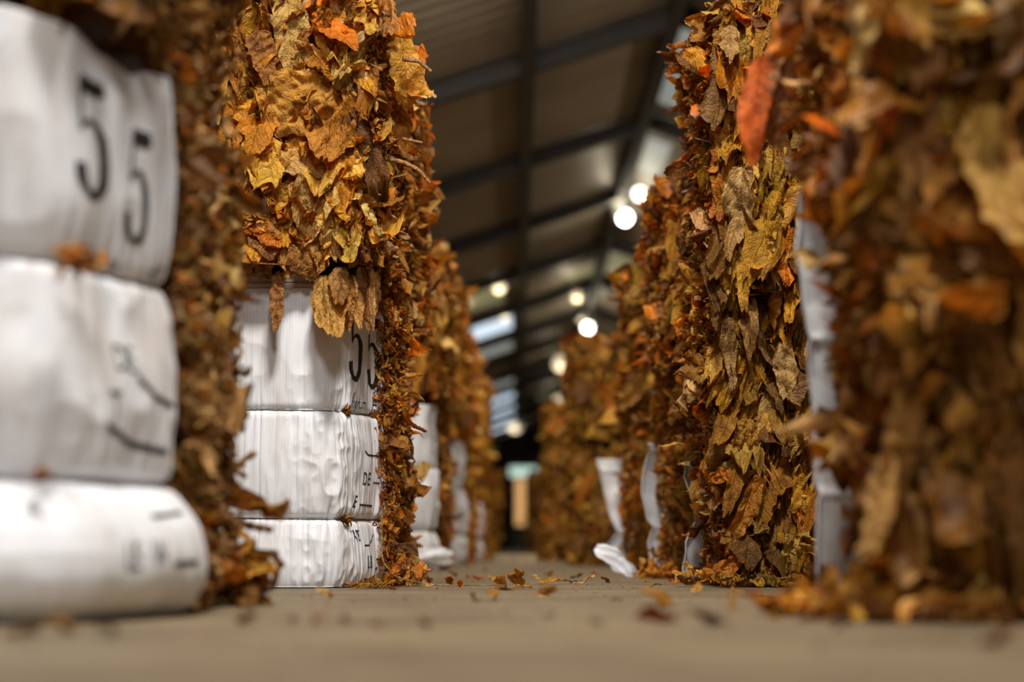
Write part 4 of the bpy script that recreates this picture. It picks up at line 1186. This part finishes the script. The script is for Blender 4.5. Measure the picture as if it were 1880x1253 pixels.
# one long straw on the floor
x0, y0 = ground(700, 1052); x1, y1 = ground(800, 1072); x2, y2 = ground(905, 1072)
m = MB(); pp = np.array([(wx(640 + 62, 6.9), 6.9, wz(945, 6.9)), (wx(702, 6.88), 6.88, wz(1030, 6.88)), (wx(728, 6.86), 6.86, wz(1062, 6.86)), (wx(800, 6.95), 6.95, .006), (wx(903, 7.0), 7.0, .006)])
tt = np.linspace(0, 4, 30); pp = np.stack([np.interp(tt, range(5), pp[:, j]) for j in range(3)], 1)
for _ in range(3): pp[1:-1] = (pp[:-2] + pp[1:-1] * 2 + pp[2:]) / 4
tube(m, pp, .0028, 6, np.array((.42, .32, .14)))
tag(m.build('leaf_straw', M_LEAF, origin=(pp[-1][0], pp[-1][1], 0)), 'long pale straw trailing from the sharp white bale across the floor', 'straw')

# leaf fragments scattered on the floor
frag = [(915, 1076, .07), (940, 1080, .07), (930, 1086, .035), (958, 1082, .04), (990, 1073, .045), (1012, 1075, .05), (1048, 1073, .045), (1072, 1074, .05), (1000, 1098, .05),
        (905, 1104, .05), (870, 1108, .03), (1005, 1060, .055), (1060, 1063, .04), (1085, 1058, .04), (1280, 1090, .035), (1350, 1091, .03), (1215, 1118, .07), (1130, 1105, .025),
        (1205, 1148, .05), (1298, 1152, .05), (1232, 1146, .03), (598, 1100, .04), (540, 1143, .03), (575, 1150, .035), (690, 1152, .03), (755, 1155, .035), (450, 1150, .05),
        (640, 1148, .025), (860, 1062, .03), (830, 1060, .04), (875, 1066, .04), (1180, 1074, .03), (1110, 1072, .03), (1200, 1080, .03), (1245, 1072, .05), (720, 1085, .03),
        (780, 1080, .04), (815, 1078, .045), (845, 1081, .03), (1530, 1160, .04), (1840, 1190, .05), (930, 1128, .02), (1010, 1135, .02), (200, 1170, .05), (60, 1175, .06), (120, 1168, .05), (1090, 1150, .03), (1400, 1098, .03), (1320, 1100, .02), (950, 1056, .03), (890, 1050, .035)]
rf = np.random.default_rng(99)
GF = 'leaf scraps scattered on the aisle floor'
for i, (px, py, s) in enumerate(frag):
    x, y = ground(px, py)
    s = s * (1.6 if 1050 < py < 1100 else 1.35)
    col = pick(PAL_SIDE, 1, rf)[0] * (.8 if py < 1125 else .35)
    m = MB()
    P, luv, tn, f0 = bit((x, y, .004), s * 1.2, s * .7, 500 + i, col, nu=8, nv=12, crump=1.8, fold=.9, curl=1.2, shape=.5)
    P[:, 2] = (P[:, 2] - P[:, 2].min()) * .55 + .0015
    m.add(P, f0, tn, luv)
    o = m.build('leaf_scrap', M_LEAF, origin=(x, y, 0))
    ORD = 'first second third fourth fifth sixth seventh eighth ninth tenth eleventh twelfth thirteenth fourteenth fifteenth sixteenth seventeenth eighteenth nineteenth twentieth'.split()
    bands = [(1125, 2000, 'small blurred dark leaf scrap near the camera'), (1092, 1125, 'blurred brown leaf scrap just before the sharp bales'), (1068, 1092, 'crisp golden leaf scrap level with the sharp bales'), (0, 1068, 'faint soft leaf scrap on the floor beyond the sharp bales')]
    lo, hi, txt = [b for b in bands if b[0] <= py < b[1]][0]
    rank = sorted(q[0] for q in frag if lo <= q[1] < hi).index(px)
    tag(o, '%s, %s from the left' % (txt, ORD[rank]), 'leaf scrap', GF)
# crumbs nobody could count
n = 1500
px = rf.uniform(-1, 1, n); y = rf.uniform(2.0, 16, n)
L = rf.uniform(.003, .011, n)
x = px * np.where(y < 6, .8, .55)
edge = np.abs(px) ** .5 * np.sign(px)
x = edge * .72 * np.where(rf.random(n) < .6, 1, rf.random(n))
mb = MB()
ax, ay, az = frames(rf, np.tile([0, 0, 1.0], (n, 1)), 0, 1, .5)
P, luv = leaf_batch(rf, np.stack([x, y, np.full(n, .003)], 1), ax, ay, az, L, L * .6, 3, 4, crump=1.5)
P[..., 2] = np.maximum(P[..., 2], .0008)
mb.add(P.reshape(-1, 3), (grid_faces(3, 4)[None] + (np.arange(n) * 12)[:, None, None]).reshape(-1, 4), np.repeat(pick(PAL_SIDE, n, rf) * .7, 12, 0), luv.reshape(-1, 3))
tag(mb.build('leaf_crumbs', M_LEAF), 'fine leaf crumbs strewn over the aisle floor', 'leaf crumbs', kind='stuff')
# a bit of green leaf on the far left stack
P, luv, tn, f0 = bit((wx(905, 20.9), 20.85, wz(822, 20.9)), .1, .07, 7, (.10, .22, .02), nrm=(.5, -1, .3))
m = MB(); m.add(P, f0, tn, luv)
tag(m.build('green_leaf', M_LEAF, origin=(wx(905, 20.9), 20.85, wz(822, 20.9))), 'tiny green leaf sticking out of a far left stack', 'green leaf')
